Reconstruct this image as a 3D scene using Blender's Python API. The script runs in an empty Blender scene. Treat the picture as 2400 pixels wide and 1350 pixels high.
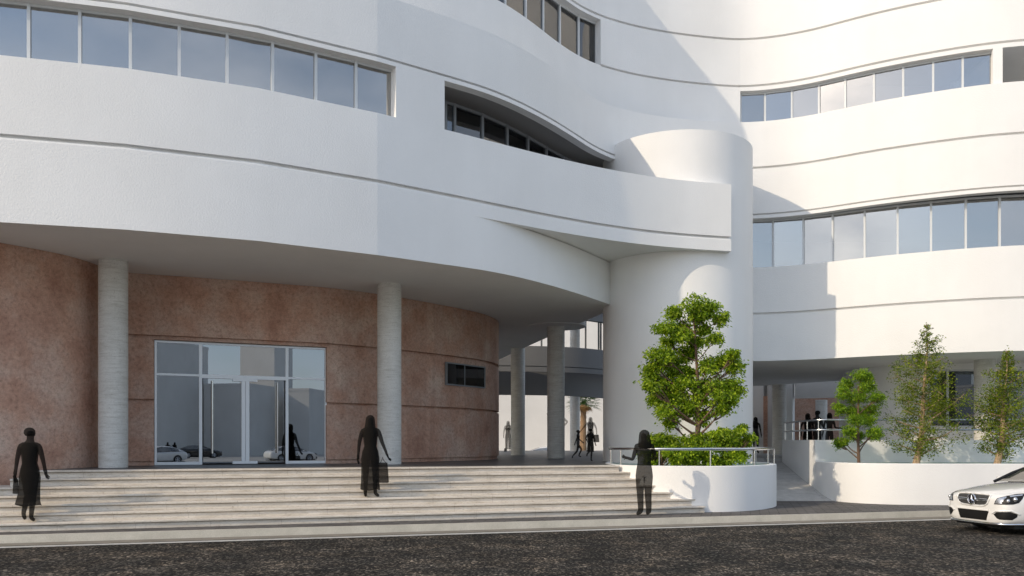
import bpy, bmesh, math, random
from mathutils import Vector, Matrix
from mathutils.geometry import tessellate_polygon
from mathutils.bvhtree import BVHTree
import numpy as np

random.seed(7)
EYE = 1.75                      # camera height above the road
F = 2000.0                      # focal length in pixels of the 2400 px wide photo
HZ = 1036.0                     # horizon row
scene = bpy.context.scene
COL = scene.collection
R = math.radians

# ------------------------------------------------------------------ materials
def mat(name):
    m = bpy.data.materials.new(name); m.use_nodes = True
    nt = m.node_tree
    return m, nt, nt.nodes, nt.links, nt.nodes['Principled BSDF']

def nnode(nt, t, **kw):
    n = nt.nodes.new(t)
    for k, v in kw.items(): setattr(n, k, v)
    return n

def coords(nt, scale=(1, 1, 1)):
    tc = nnode(nt, 'ShaderNodeTexCoord'); mp = nnode(nt, 'ShaderNodeMapping')
    mp.inputs['Scale'].default_value = scale
    nt.links.new(tc.outputs['Object'], mp.inputs['Vector'])
    return mp.outputs['Vector']

def noise(nt, vec, scale, detail=4, rough=.55):
    n = nnode(nt, 'ShaderNodeTexNoise'); n.inputs['Scale'].default_value = scale
    n.inputs['Detail'].default_value = detail; n.inputs['Roughness'].default_value = rough
    nt.links.new(vec, n.inputs['Vector']); return n.outputs['Fac']

def ramp(nt, fac, stops):
    r = nnode(nt, 'ShaderNodeValToRGB'); e = r.color_ramp.elements
    while len(e) < len(stops): e.new(.5)
    for i, (p, c) in enumerate(stops):
        e[i].position = p; e[i].color = (*c, 1) if len(c) == 3 else c
    nt.links.new(fac, r.inputs['Fac']); return r.outputs['Color']

def mixc(nt, fac, a, b, mode='MIX'):
    m = nnode(nt, 'ShaderNodeMix', data_type='RGBA', blend_type=mode)
    for sock, v in ((m.inputs[0], fac), (m.inputs[6], a), (m.inputs[7], b)):
        if isinstance(v, (int, float)): sock.default_value = v
        elif isinstance(v, tuple): sock.default_value = (*v, 1)
        else: nt.links.new(v, sock)
    return m.outputs[2]

def bump(nt, h, strength, dist, bsdf, normal=None):
    b = nnode(nt, 'ShaderNodeBump'); b.inputs['Strength'].default_value = strength
    b.inputs['Distance'].default_value = dist
    nt.links.new(h, b.inputs['Height'])
    if normal: nt.links.new(normal, b.inputs['Normal'])
    nt.links.new(b.outputs['Normal'], bsdf.inputs['Normal']); return b.outputs['Normal']

def plain(name, col, rough=.6, metal=0, spec=.5, coat=0):
    m, nt, N, L, b = mat(name)
    b.inputs['Base Color'].default_value = (*col, 1); b.inputs['Roughness'].default_value = rough
    b.inputs['Metallic'].default_value = metal; b.inputs['Specular IOR Level'].default_value = spec
    b.inputs['Coat Weight'].default_value = coat; b.inputs['Coat Roughness'].default_value = .03
    return m

def stucco():
    m, nt, N, L, b = mat('white_stucco')
    v = coords(nt)
    big = noise(nt, v, .5, 5)
    c = ramp(nt, big, [(.3, (.77, .765, .75)), (.7, (.82, .815, .80))])
    stain = noise(nt, coords(nt, (1.2, 1.2, .12)), 1.0, 5)
    c = mixc(nt, .05, c, ramp(nt, stain, [(.35, (.55, .53, .5)), (.6, (1, 1, 1))]), 'MULTIPLY')
    L.new(c, b.inputs['Base Color']); b.inputs['Roughness'].default_value = .88
    b.inputs['Specular IOR Level'].default_value = .25
    h = noise(nt, v, 33, 3, .62)
    bump(nt, h, .42, .016, b); return m

def red_stone():
    m, nt, N, L, b = mat('red_stone')
    v = coords(nt)
    a = noise(nt, v, .9, 6, .62)
    c = ramp(nt, a, [(.28, (.38, .205, .145)), (.44, (.52, .325, .24)), (.57, (.56, .40, .32)), (.73, (.66, .53, .44))])
    f = noise(nt, v, 14, 8, .7)
    c = mixc(nt, .75, c, ramp(nt, f, [(.30, (.42, .34, .30)), (.44, (.86, .82, .80)), (.6, (1.1, 1.08, 1.05))]), 'MULTIPLY')
    g = noise(nt, v, 70, 2, .6)
    c = mixc(nt, .6, c, ramp(nt, g, [(.3, (.6, .55, .52)), (.5, (1, 1, 1)), (.75, (1.25, 1.2, 1.2))]), 'MULTIPLY')
    # slabs: each upright panel a shade of its own
    vs = coords(nt, (.9, .9, 1))
    vo = nnode(nt, 'ShaderNodeTexVoronoi', feature='F1'); vo.inputs['Scale'].default_value = 1.0
    fl = nnode(nt, 'ShaderNodeVectorMath', operation='MULTIPLY'); fl.inputs[1].default_value = (1.9, 1.9, .12)
    L.new(vs, fl.inputs[0]); L.new(fl.outputs[0], vo.inputs['Vector'])
    sep = nnode(nt, 'ShaderNodeSeparateColor'); L.new(vo.outputs['Color'], sep.inputs['Color'])
    c = mixc(nt, .30, c, ramp(nt, sep.outputs['Red'], [(0, (.7, .62, .6)), (1, (1.15, 1.1, 1.08))]), 'MULTIPLY')
    L.new(c, b.inputs['Base Color']); b.inputs['Roughness'].default_value = .75
    bump(nt, f, .25, .02, b); return m

def travertine():
    m, nt, N, L, b = mat('travertine')
    v = coords(nt, (1, 1, 6))
    a = noise(nt, v, 2.2, 6, .6)
    c = ramp(nt, a, [(.28, (.53, .475, .40)), (.5, (.655, .60, .525)), (.72, (.73, .685, .62))])
    p = noise(nt, coords(nt, (1, 1, 3)), 16, 5, .7)
    c = mixc(nt, .9, c, ramp(nt, p, [(.30, (.40, .33, .27)), (.38, (.9, .88, .85)), (.6, (1.03, 1.02, 1.0))]), 'MULTIPLY')
    # joints between the slabs
    tc = nnode(nt, 'ShaderNodeTexCoord'); sp = nnode(nt, 'ShaderNodeSeparateXYZ'); L.new(tc.outputs['Object'], sp.inputs[0])
    fz = nnode(nt, 'ShaderNodeMath', operation='MULTIPLY'); fz.inputs[1].default_value = 1 / .15; L.new(sp.outputs['Z'], fz.inputs[0])
    fl = nnode(nt, 'ShaderNodeMath', operation='FLOOR'); L.new(fz.outputs[0], fl.inputs[0])
    of = nnode(nt, 'ShaderNodeMath', operation='MULTIPLY'); of.inputs[1].default_value = .37; L.new(fl.outputs[0], of.inputs[0])
    ad = nnode(nt, 'ShaderNodeMath', operation='MULTIPLY_ADD'); ad.inputs[1].default_value = 1 / 1.25
    L.new(sp.outputs['X'], ad.inputs[0]); L.new(of.outputs[0], ad.inputs[2])
    fr = nnode(nt, 'ShaderNodeMath', operation='FRACT'); L.new(ad.outputs[0], fr.inputs[0])
    c = mixc(nt, .75, c, ramp(nt, fr.outputs[0], [(0, (.55, .5, .45)), (.009, (1, 1, 1))]), 'MULTIPLY')
    L.new(c, b.inputs['Base Color']); b.inputs['Roughness'].default_value = .7
    bump(nt, p, .5, .02, b); return m

def concrete(name, lo, hi, sc=3.0, board=False, rough=.85):
    m, nt, N, L, b = mat(name)
    v = coords(nt)
    a = noise(nt, v, sc, 6, .6)
    c = ramp(nt, a, [(.3, lo), (.7, hi)])
    if board:
        w = noise(nt, coords(nt, (.8, .8, 9)), 3.2, 6, .72)
        c = mixc(nt, .5, c, ramp(nt, w, [(.34, (.60, .57, .52)), (.5, (.97, .97, .97)), (.66, (1.08, 1.08, 1.07))]), 'MULTIPLY')
        p = noise(nt, v, 38, 3, .6)
        c = mixc(nt, .6, c, ramp(nt, p, [(.28, (.5, .47, .44)), (.42, (1, 1, 1))]), 'MULTIPLY')
    g = noise(nt, v, 60, 4, .7)
    c = mixc(nt, .5, c, ramp(nt, g, [(.3, (.7, .7, .68)), (.7, (1.15, 1.15, 1.15))]), 'MULTIPLY')
    L.new(c, b.inputs['Base Color']); b.inputs['Roughness'].default_value = rough
    bump(nt, g, .35, .01, b); return m

def asphalt():
    m, nt, N, L, b = mat('asphalt')
    v = coords(nt)
    a = noise(nt, v, 1.1, 6, .7)
    c = ramp(nt, a, [(.3, (.014, .015, .015)), (.5, (.033, .031, .029)), (.68, (.074, .067, .059))])
    g = noise(nt, coords(nt, (1, .6, 1)), 26, 6, .82)
    c = mixc(nt, 1, c, ramp(nt, g, [(.36, (.22, .23, .23)), (.5, (.8, .8, .79)), (.64, (2.3, 2.25, 2.15))]), 'MULTIPLY')
    w = noise(nt, v, 1.7, 3, .5)
    c = mixc(nt, .5, c, ramp(nt, w, [(.38, (1, 1, 1)), (.7, (1.4, 1.2, 1.0))]), 'MULTIPLY')
    vo = nnode(nt, 'ShaderNodeTexVoronoi', feature='F1'); vo.inputs['Scale'].default_value = 34
    L.new(coords(nt, (1, .5, 1)), vo.inputs['Vector']); se = nnode(nt, 'ShaderNodeSeparateColor'); L.new(vo.outputs['Color'], se.inputs['Color'])
    c = mixc(nt, .9, c, ramp(nt, se.outputs['Red'], [(0, (.35, .36, .37)), (.6, (1.0, 1.0, .98)), (.85, (3.0, 2.85, 2.6)), (1, (5.4, 5.1, 4.7))]), 'MULTIPLY')
    L.new(c, b.inputs['Base Color']); b.inputs['Roughness'].default_value = .9
    b.inputs['Specular IOR Level'].default_value = .12
    mx = nnode(nt, 'ShaderNodeMath', operation='ADD'); L.new(g, mx.inputs[0]); L.new(se.outputs['Red'], mx.inputs[1])
    bump(nt, mx.outputs[0], .9, .02, b); return m

def tiles(name, c1, c2, joint, w, h, mortar, rot=0., rough=.6, spec=.4, off=.5):
    m, nt, N, L, b = mat(name)
    tc = nnode(nt, 'ShaderNodeTexCoord'); mp = nnode(nt, 'ShaderNodeMapping'); mp.inputs['Rotation'].default_value = (0, 0, rot)
    L.new(tc.outputs['Object'], mp.inputs['Vector'])
    br = nnode(nt, 'ShaderNodeTexBrick'); br.offset = off
    L.new(mp.outputs['Vector'], br.inputs['Vector'])
    br.inputs['Color1'].default_value = (*c1, 1); br.inputs['Color2'].default_value = (*c2, 1); br.inputs['Mortar'].default_value = (*joint, 1)
    br.inputs['Scale'].default_value = 1; br.inputs['Brick Width'].default_value = w; br.inputs['Row Height'].default_value = h
    br.inputs['Mortar Size'].default_value = mortar
    g = noise(nt, mp.outputs['Vector'], 5, 6, .7)
    c = mixc(nt, .6, br.outputs['Color'], ramp(nt, g, [(.3, (.7, .7, .7)), (.7, (1.2, 1.2, 1.2))]), 'MULTIPLY')
    L.new(c, b.inputs['Base Color']); b.inputs['Roughness'].default_value = rough; b.inputs['Specular IOR Level'].default_value = spec
    return m

def glass(name, refl=.5, tint=(.75, .8, .85), gl=(.68, .66, .63)):
    m, nt, N, L, b = mat(name)
    N.remove(b); out = N['Material Output']
    tr = nnode(nt, 'ShaderNodeBsdfTransparent'); tr.inputs[0].default_value = (*tint, 1)
    g = nnode(nt, 'ShaderNodeBsdfGlossy'); g.inputs['Roughness'].default_value = 0.0; g.inputs[0].default_value = (*gl, 1)
    lw = nnode(nt, 'ShaderNodeFresnel'); lw.inputs[0].default_value = 1.5
    ad = nnode(nt, 'ShaderNodeMath', operation='MULTIPLY_ADD'); ad.use_clamp = True
    ad.inputs[1].default_value = 1 - refl; ad.inputs[2].default_value = refl
    L.new(lw.outputs[0], ad.inputs[0])
    mx = nnode(nt, 'ShaderNodeMixShader'); L.new(ad.outputs[0], mx.inputs[0]); L.new(tr.outputs[0], mx.inputs[1]); L.new(g.outputs[0], mx.inputs[2])
    L.new(mx.outputs[0], out.inputs['Surface']); return m

def figure_mat(name='dark_figure', al=.92):
    m, nt, N, L, b = mat(name)
    out = N['Material Output']
    b.inputs['Base Color'].default_value = (.012, .011, .010, 1); b.inputs['Roughness'].default_value = .95
    b.inputs['Specular IOR Level'].default_value = 0
    tr = nnode(nt, 'ShaderNodeBsdfTransparent')
    geo = nnode(nt, 'ShaderNodeNewGeometry')
    k = nnode(nt, 'ShaderNodeMath', operation='MULTIPLY_ADD'); k.inputs[1].default_value = -al; k.inputs[2].default_value = al
    L.new(geo.outputs['Backfacing'], k.inputs[0])
    mx = nnode(nt, 'ShaderNodeMixShader'); L.new(k.outputs[0], mx.inputs[0]); L.new(tr.outputs[0], mx.inputs[1]); L.new(b.outputs[0], mx.inputs[2])
    L.new(mx.outputs[0], out.inputs['Surface']); return m

def leaf_mat(name, c1, c2, c3, trans=.35):
    m, nt, N, L, b = mat(name)
    out = N['Material Output']
    geo = nnode(nt, 'ShaderNodeNewGeometry')
    c = ramp(nt, geo.outputs['Random Per Island'], [(0, c1), (.55, c2), (1, c3)])
    n = noise(nt, coords(nt), 2.2, 3)
    c = mixc(nt, .7, c, ramp(nt, n, [(.35, (.62, .66, .62)), (.65, (1.3, 1.2, 1.0))]), 'MULTIPLY')
    L.new(c, b.inputs['Base Color']); b.inputs['Roughness'].default_value = .45; b.inputs['Specular IOR Level'].default_value = .35
    t = nnode(nt, 'ShaderNodeBsdfTranslucent')
    tc = mixc(nt, 1, c, (1.5, 1.6, .5), 'MULTIPLY'); L.new(tc, t.inputs[0])
    mx = nnode(nt, 'ShaderNodeMixShader'); mx.inputs[0].default_value = trans
    L.new(b.outputs[0], mx.inputs[1]); L.new(t.outputs[0], mx.inputs[2]); L.new(mx.outputs[0], out.inputs['Surface']); return m

def bark(name, lo, hi):
    m, nt, N, L, b = mat(name)
    n = noise(nt, coords(nt, (1, 1, .25)), 30, 5, .7)
    L.new(ramp(nt, n, [(.3, lo), (.7, hi)]), b.inputs['Base Color']); b.inputs['Roughness'].default_value = .9
    bump(nt, n, .6, .02, b); return m

M = dict(
    stucco=stucco(), red=red_stone(), trav=travertine(), asphalt=asphalt(),
    column=concrete('board_marked_concrete', (.60, .59, .555), (.72, .71, .675), 2.0, True),
    kerb=concrete('kerb_concrete', (.50, .47, .40), (.64, .60, .52), 2.5),
    gutter=concrete('gutter_concrete', (.17, .155, .125), (.25, .225, .185), 2.0),
    bounce_ground=concrete('bounce_concrete', (.40, .385, .36), (.48, .465, .44), .6),  # pale tone added to bounce fill light up to the soffits
    rampc=tiles('ramp_paving', (.42, .41, .39), (.48, .47, .45), (.33, .32, .31), 2.6, .16, .012, R(8), .8, .2),
    pave=tiles('dark_paving', (.095, .088, .083), (.14, .132, .125), (.045, .042, .04), .42, .21, .012, R(15), .85, .2),
    tile=tiles('grey_floor_tile', (.070, .068, .066), (.085, .083, .080), (.17, .16, .15), 1.15, 1.15, .016, R(16), .42, .3, 0),
    line=concrete('road_paint', (.40, .39, .37), (.58, .57, .54), 6),
    frame=plain('window_frame_paint', (.58, .60, .61), .4),
    dframe=plain('door_frame_metal', (.74, .77, .80), .35, .2),
    steel=plain('brushed_steel', (.55, .56, .58), .22, 1.0),
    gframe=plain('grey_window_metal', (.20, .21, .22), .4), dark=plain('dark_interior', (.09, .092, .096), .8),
    room=plain('interior_wall', (.34, .33, .32), .9),
    grey=plain('shaded_plaster', (.17, .17, .17), .9),  # rear wing's shade is put into this dark colour
    glass=glass('window_glass', .45), glass_u=glass('upper_glass', .13, (.62, .66, .70), (.72, .72, .72)), glass_t=glass('terrace_glass', .10, (.40, .43, .47), (.70, .72, .75)), glass_d=glass('door_glass', .52, (.30, .32, .34), (.50, .53, .56)),
    glass_k=glass('dark_glass', .10, (.10, .11, .12)),
    figure=figure_mat(), figure_far=figure_mat('pale_dark_figure', .62), soil=concrete('pale_green_bed', (.36, .47, .40), (.44, .55, .47), 3),
    leaf=leaf_mat('glossy_leaf', (.06, .125, .008), (.22, .34, .016), (.44, .53, .04), .42),
    leaf2=leaf_mat('fine_leaf', (.05, .125, .010), (.17, .30, .016), (.33, .45, .03), .4),
    leaf3=leaf_mat('olive_leaf', (.035, .06, .006), (.12, .175, .010), (.30, .36, .025), .40),
    bark=bark('brown_bark', (.07, .04, .025), (.19, .115, .075)), bark2=bark('pale_bark', (.20, .13, .075), (.50, .36, .23)),
    palmt=bark('palm_bark', (.16, .09, .05), (.42, .28, .16)), frond=leaf_mat('palm_frond', (.02, .06, .012), (.04, .10, .02), (.06, .13, .03), .2),
    thatch=plain('dry_frond', (.42, .24, .09), .9),
    paint=plain('white_car_paint', (.72, .715, .70), .25, 0, .5, 1.0), kpaint=plain('black_car_paint', (.012, .012, .014), .2, 0, .5, 1.0),
    black=plain('black_plastic', (.008, .008, .008), .5, 0, .3), chrome=plain('chrome', (.80, .80, .82), .12, 1.0),
    rubber=plain('tyre_rubber', (.015, .015, .016), .85), lens=glass('lamp_lens', .25, (.9, .92, .95)),
    cglass=glass('car_glass', .30, (.30, .32, .33)),
    block=concrete('pale_render', (.66, .645, .62), (.74, .725, .70), .4, False, .9),
    lampsilver=plain('lamp_reflector', (.55, .56, .58), .25, .8),
)
def grille_mat():
    m, nt, N, L, b = mat('grille_mesh')
    br = nnode(nt, 'ShaderNodeTexBrick'); br.offset = .5
    tc = nnode(nt, 'ShaderNodeTexCoord'); sp = nnode(nt, 'ShaderNodeSeparateXYZ'); cb = nnode(nt, 'ShaderNodeCombineXYZ')
    L.new(tc.outputs['Object'], sp.inputs[0]); L.new(sp.outputs['Y'], cb.inputs['X']); L.new(sp.outputs['Z'], cb.inputs['Y'])
    L.new(cb.outputs[0], br.inputs['Vector']); br.inputs['Scale'].default_value = 1
    br.inputs['Brick Width'].default_value = .034; br.inputs['Row Height'].default_value = .020; br.inputs['Mortar Size'].default_value = .0055
    for k, c in (('Color1', .004), ('Color2', .004), ('Mortar', .06)): br.inputs[k].default_value = (c, c, c, 1)
    L.new(br.outputs['Color'], b.inputs['Base Color']); b.inputs['Roughness'].default_value = .4; return m
M['grille'] = grille_mat()

# ------------------------------------------------------------------ mesh helpers
class MB:
    def __init__(s): s.v, s.f = [], []
    def add(s, vs, fs):
        b = len(s.v); s.v += [tuple(v) for v in vs]; s.f += [tuple(i + b for i in f) for f in fs]; return s
    def box(s, c, size, rot=0.):
        x, y, z = (k / 2 for k in size); ca, sa = math.cos(rot), math.sin(rot)
        vs = []
        for dz in (-z, z):
            for dx, dy in ((-x, -y), (x, -y), (x, y), (-x, y)):
                vs.append((c[0] + dx * ca - dy * sa, c[1] + dx * sa + dy * ca, c[2] + dz))
        return s.add(vs, [(3, 2, 1, 0), (4, 5, 6, 7), (0, 1, 5, 4), (1, 2, 6, 5), (2, 3, 7, 6), (3, 0, 4, 7)])
    def tube(s, pts, rad, n=8, cap=True):
        pts = [Vector(p) for p in pts]; m = len(pts)
        rr = rad if isinstance(rad, (list, tuple)) else [rad] * m
        vs = []; up = None
        for i, p in enumerate(pts):
            d = (pts[min(i + 1, m - 1)] - pts[max(i - 1, 0)])
            d = d.normalized() if d.length > 1e-9 else Vector((0, 0, 1))
            if up is None: up = Vector((0, 0, 1)) if abs(d.z) < .9 else Vector((1, 0, 0))
            a = d.cross(up)
            if a.length < 1e-4: a = d.cross(Vector((0, 1, 0)))
            a.normalize(); b = d.cross(a).normalized(); up = a.cross(d).normalized()
            for k in range(n):
                t = 2 * math.pi * k / n; vs.append(p + (a * math.cos(t) + b * math.sin(t)) * rr[i])
        fs = []
        for i in range(m - 1):
            for k in range(n):
                k2 = (k + 1) % n; fs.append((i * n + k, i * n + k2, (i + 1) * n + k2, (i + 1) * n + k))
        if cap: fs += [tuple(range(n))[::-1], tuple((m - 1) * n + k for k in range(n))]
        return s.add(vs, fs)
    def lathe(s, c, prof, n=32, cap=True, sx=1., sy=1.):
        vs = []; m = len(prof)
        for r, z in prof:
            for k in range(n):
                t = 2 * math.pi * k / n; vs.append((c[0] + r * sx * math.cos(t), c[1] + r * sy * math.sin(t), c[2] + z))
        fs = [(i * n + k, i * n + (k + 1) % n, (i + 1) * n + (k + 1) % n, (i + 1) * n + k) for i in range(m - 1) for k in range(n)]
        if cap: fs += [tuple(range(n))[::-1], tuple((m - 1) * n + k for k in range(n))]
        return s.add(vs, fs)
    def slab(s, poly, z0, z1):
        n = len(poly)
        tri = tessellate_polygon([[Vector((p[0], p[1], 0)) for p in poly]])
        area = sum(poly[i][0] * poly[(i + 1) % n][1] - poly[(i + 1) % n][0] * poly[i][1] for i in range(n))
        if area < 0: poly = poly[::-1]; tri = [tuple(n - 1 - i for i in t) for t in tri]
        vs = [(p[0], p[1], z0) for p in poly] + [(p[0], p[1], z1) for p in poly]
        fs = []
        for t in tri:
            a = [poly[i] for i in t]
            cr = (a[1][0] - a[0][0]) * (a[2][1] - a[0][1]) - (a[1][1] - a[0][1]) * (a[2][0] - a[0][0])
            t = tuple(t) if cr > 0 else tuple(t)[::-1]
            fs.append(tuple(i + n for i in t)); fs.append(t[::-1])
        for i in range(n):
            j = (i + 1) % n; fs.append((i, j, j + n, i + n))
        return s.add(vs, fs)
    def sweep(s, curve, prof, closed=False):
        """profile = closed loop of (offset to the back, z); z may be a function of the point index"""
        nm = normals(curve); m = len(prof); vs = []
        for i, p in enumerate(curve):
            for d, z in prof:
                zz = z(i) if callable(z) else z
                vs.append((p[0] + nm[i][0] * d, p[1] + nm[i][1] * d, zz))
        k = len(curve); fs = []
        for i in range(k - 1):
            for j in range(m):
                j2 = (j + 1) % m; fs.append((i * m + j, (i + 1) * m + j, (i + 1) * m + j2, i * m + j2))
        fs.append(tuple(range(m))); fs.append(tuple((k - 1) * m + j for j in range(m))[::-1])
        return s.add(vs, fs)

def normals(curve):
    out = []
    for i in range(len(curve)):
        a = curve[max(i - 1, 0)]; b = curve[min(i + 1, len(curve) - 1)]
        dx, dy = b[0] - a[0], b[1] - a[1]; l = math.hypot(dx, dy) or 1
        out.append((-dy / l, dx / l))
    return out

def offset(curve, d):
    nm = normals(curve); return [(p[0] + n[0] * d, p[1] + n[1] * d) for p, n in zip(curve, nm)]

def mesh_obj(name, mb, m, parent=None, smooth=35, local=False):
    me = bpy.data.meshes.new(name)
    off = Vector((0, 0, 0))
    if parent is not None and not local:
        p = parent
        while p is not None: off += p.location; p = p.parent
    me.from_pydata([(v[0] - off.x, v[1] - off.y, v[2] - off.z) for v in mb.v], [], mb.f)
    me.update()
    bm = bmesh.new(); bm.from_mesh(me); bmesh.ops.recalc_face_normals(bm, faces=bm.faces); bm.to_mesh(me); bm.free()
    if m is not None: me.materials.append(m)
    if smooth:
        me.polygons.foreach_set('use_smooth', [True] * len(me.polygons)); me.set_sharp_from_angle(angle=R(smooth))
    o = bpy.data.objects.new(name, me); COL.objects.link(o)
    if parent is not None: o.parent = parent
    return o

def tag(o, label=None, cat=None, group=None, kind=None):
    for k, v in (('label', label), ('category', cat), ('group', group), ('kind', kind)):
        if v: o[k] = v
    return o

def thing(name, label, cat, loc, group=None, rz=0.):
    o = bpy.data.objects.new(name, None); COL.objects.link(o); o.location = loc; o.rotation_euler = (0, 0, rz); o.empty_display_size = .2
    return tag(o, label, cat, group)

def copy_tree(o, parent=None):
    c = o.copy(); COL.objects.link(c)
    if parent is not None: c.parent = parent
    for ch in list(o.children): copy_tree(ch, c)
    return c

def Z(c): return c + EYE
def pix(x, y, D): return ((x - 1200) / F * D, D, EYE + (HZ - y) / F * D)

def spline(pts, step=.25):
    """centripetal-ish Catmull-Rom through pts, resampled"""
    P = [np.array(p, float) for p in pts]; P = [2 * P[0] - P[1]] + P + [2 * P[-1] - P[-2]]
    out = []
    for i in range(1, len(P) - 2):
        p0, p1, p2, p3 = P[i - 1:i + 3]; n = max(2, int(np.linalg.norm(p2 - p1) / step))
        for k in range(n):
            t = k / n
            out.append(tuple(.5 * ((2 * p1) + (-p0 + p2) * t + (2 * p0 - 5 * p1 + 4 * p2 - p3) * t * t + (-p0 + 3 * p1 - 3 * p2 + p3) * t ** 3)))
    out.append(tuple(P[-2])); return out

def smooth_curve(c, it=6):
    c = [np.array(p) for p in c]
    for _ in range(it):
        c = [c[0]] + [(c[i - 1] + 2 * c[i] + c[i + 1]) / 4 for i in range(1, len(c) - 1)] + [c[-1]]
    return [tuple(p) for p in c]

def hit(x, curve):
    """point of a plan curve seen at photo column x; returns (X, Y, index)"""
    u = (x - 1200) / F; best = None
    for i in range(len(curve) - 1):
        a, b = curve[i], curve[i + 1]; fa = a[0] - u * a[1]; fb = b[0] - u * b[1]
        if fa == fb or fa * fb > 0: continue
        t = fa / (fa - fb); p = (a[0] + t * (b[0] - a[0]), a[1] + t * (b[1] - a[1]), i + t)
        if best is None or p[1] < best[1]: best = p
    if best is None: raise ValueError('no hit %s' % x)
    return best

def between(curve, i0, i1):
    pts = []
    def at(i):
        k = min(int(i), len(curve) - 2); t = i - k
        return (curve[k][0] + t * (curve[k + 1][0] - curve[k][0]), curve[k][1] + t * (curve[k + 1][1] - curve[k][1]))
    pts.append(at(i0))
    pts += [curve[k] for k in range(int(math.floor(i0)) + 1, int(math.ceil(i1))) if i0 + .05 < k < i1 - .05]
    pts.append(at(i1)); return pts

# ------------------------------------------------------------------ plan curves (metres, camera at 0,0 looking along +Y)
ax = np.array([-14, -12, -9.21, -7.92, -6.31, -4.75, -3.29, -1.5, .22, 2.33, 4.45, 5.93, 6.6])
ay = np.array([14.45, 14.75, 15.37, 15.69, 16.22, 16.93, 17.76, 19.0, 20.36, 21.68, 22.68, 23.12, 23.22])
AX0, AXS = -4., 8.
pa = np.polyfit((ax - AX0) / AXS, ay, 6)
def Af(x): return float(np.polyval(pa, (x - AX0) / AXS))
def Bf(x):
    u = max(0., x + .9); return Af(x) + .222 * u * u - .0095 * u ** 3
xs = [-14, -11.7, -9.4, -7.2, -5.0, -2.85, -1.2, -.9] + [-.7 + .2 * i for i in range(34)]
A = [(x, Af(x)) for x in xs if x < 5.9] + [(5.93, Af(5.93))]
B = [(x, Bf(x)) for x in xs if x <= 3.0]
RC = [(7.14, 26.72), (7.88, 26.6), (8.64, 26.35), (9.36, 25.98), (9.98, 25.54), (10.65, 25.1), (11.31, 24.72), (12.03, 24.37),
      (12.69, 24.06), (13.43, 23.8), (14.18, 23.62), (16, 23.4), (19, 23.4), (24, 23.8)]
E_ = [p for p in B if p[0] < 1.2] + [q for q in smooth_curve(spline([p for p in B if .2 < p[0] < 2.3] + [(2.62, 24.02), (3.12, 24.5), (3.76, 25.05), (4.72, 25.7), (5.89, 26.35), (6.6, 26.62)] + RC, .2), 5) if q[0] > 1.3]
C_ = smooth_curve(spline([(-14, 16.2), (-10, 17.0), (-6, 18.3), (-3.5, 19.4), (-1.5, 20.6), (-.37, 21.5), (.347, 22.4), (.82, 23.1), (1.31, 23.85), (1.89, 24.6),
      (2.65, 25.28), (3.88, 25.95), (5.28, 26.42), (6.19, 26.62)] + [(p[0], p[1] + .06) for p in RC], .2), 5)
RF = smooth_curve(spline([(5.4, 26.2), (6.2, 26.55)] + RC, .2), 4)

# ------------------------------------------------------------------ the building
BL = thing('office_building', 'white curving office building in stacked stucco bands over a red stone ground floor', 'building', (-2, 26, Z(-.558)))
def part(name, mb, m, parent=None, label=None, smooth=35):
    o = mesh_obj(name, mb, m, parent or BL, smooth)
    if label: o['label'] = label
    return o

G = .10
def band(curve, c0, grooves, c1, t=.25):
    pr = [(0, Z(c0))]
    for g0, g1 in grooves: pr += [(0, Z(g0)), (G, Z(g0)), (G, Z(g1)), (0, Z(g1))]
    pr += [(0, c1 if callable(c1) else Z(c1)), (t, c1 if callable(c1) else Z(c1)), (t, Z(c0))]
    return MB().sweep(curve, pr)

def crisp(o, x0=-2.85):
    # coarse facets and an added sharp edge at x0 harden the light-shade line
    me = o.data; ox = BL.location.x
    for e in me.edges:
        a, b = (me.vertices[i].co for i in e.vertices)
        if abs(a.x + ox - x0) < .09 and abs(b.x + ox - x0) < .09 and abs(a.x - b.x) < .01 and abs(a.z - b.z) > .03: e.use_edge_sharp = True
crisp(part('fascia', band(B, 3.96, [], 5.163), M['stucco']))
crisp(part('balcony_parapet', band(A, 5.163, [(5.46, 5.56)], 6.97, .22), M['stucco'], None, 'white balcony parapet that sweeps past the round tower and ends in midair'))
# balcony floor between the parapet and the inner facade
Ain = [p for p in offset(A, .03) if p[0] > -13.9]
part('balcony_floor', MB().slab([(p[0], p[1]) for p in Ain] + [(5.95, 23.3), (5.6, 25), (3, 26.5), (-4, 24), (-13.9, 19)], Z(5.185), Z(5.5)), M['stucco'])
# piers on the upper part of the parapet
i0 = hit(928, A)[2]; i1 = hit(1042, A)[2]
part('pier', MB().sweep(between(A, i0, i1), [(0, Z(6.97)), (0, Z(8.06)), (.45, Z(8.06)), (.45, Z(6.97))]), M['stucco'])
# upper band, left part and the part on the right wing
def top_c(p): return Z(9.5 + .5 * min(1, max(0, (p[0] - 2.4) / 4.2)))
El = [p for p in E_ if p[0] < 3.3]; Er = [p for p in E_ if p[0] >= 3.2]
crisp(part('upper_band', band(El, 8.06, [(8.15, 8.20)], lambda i: top_c(El[i])), M['stucco']))
part('upper_band', band(Er, 6.98, [(7.08, 7.13), (8.53, 8.60)], lambda i: top_c(Er[i])), M['stucco'])
part('lower_band', band(RF, 2.53, [(3.97, 4.04)], 5.45), M['stucco'])
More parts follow.
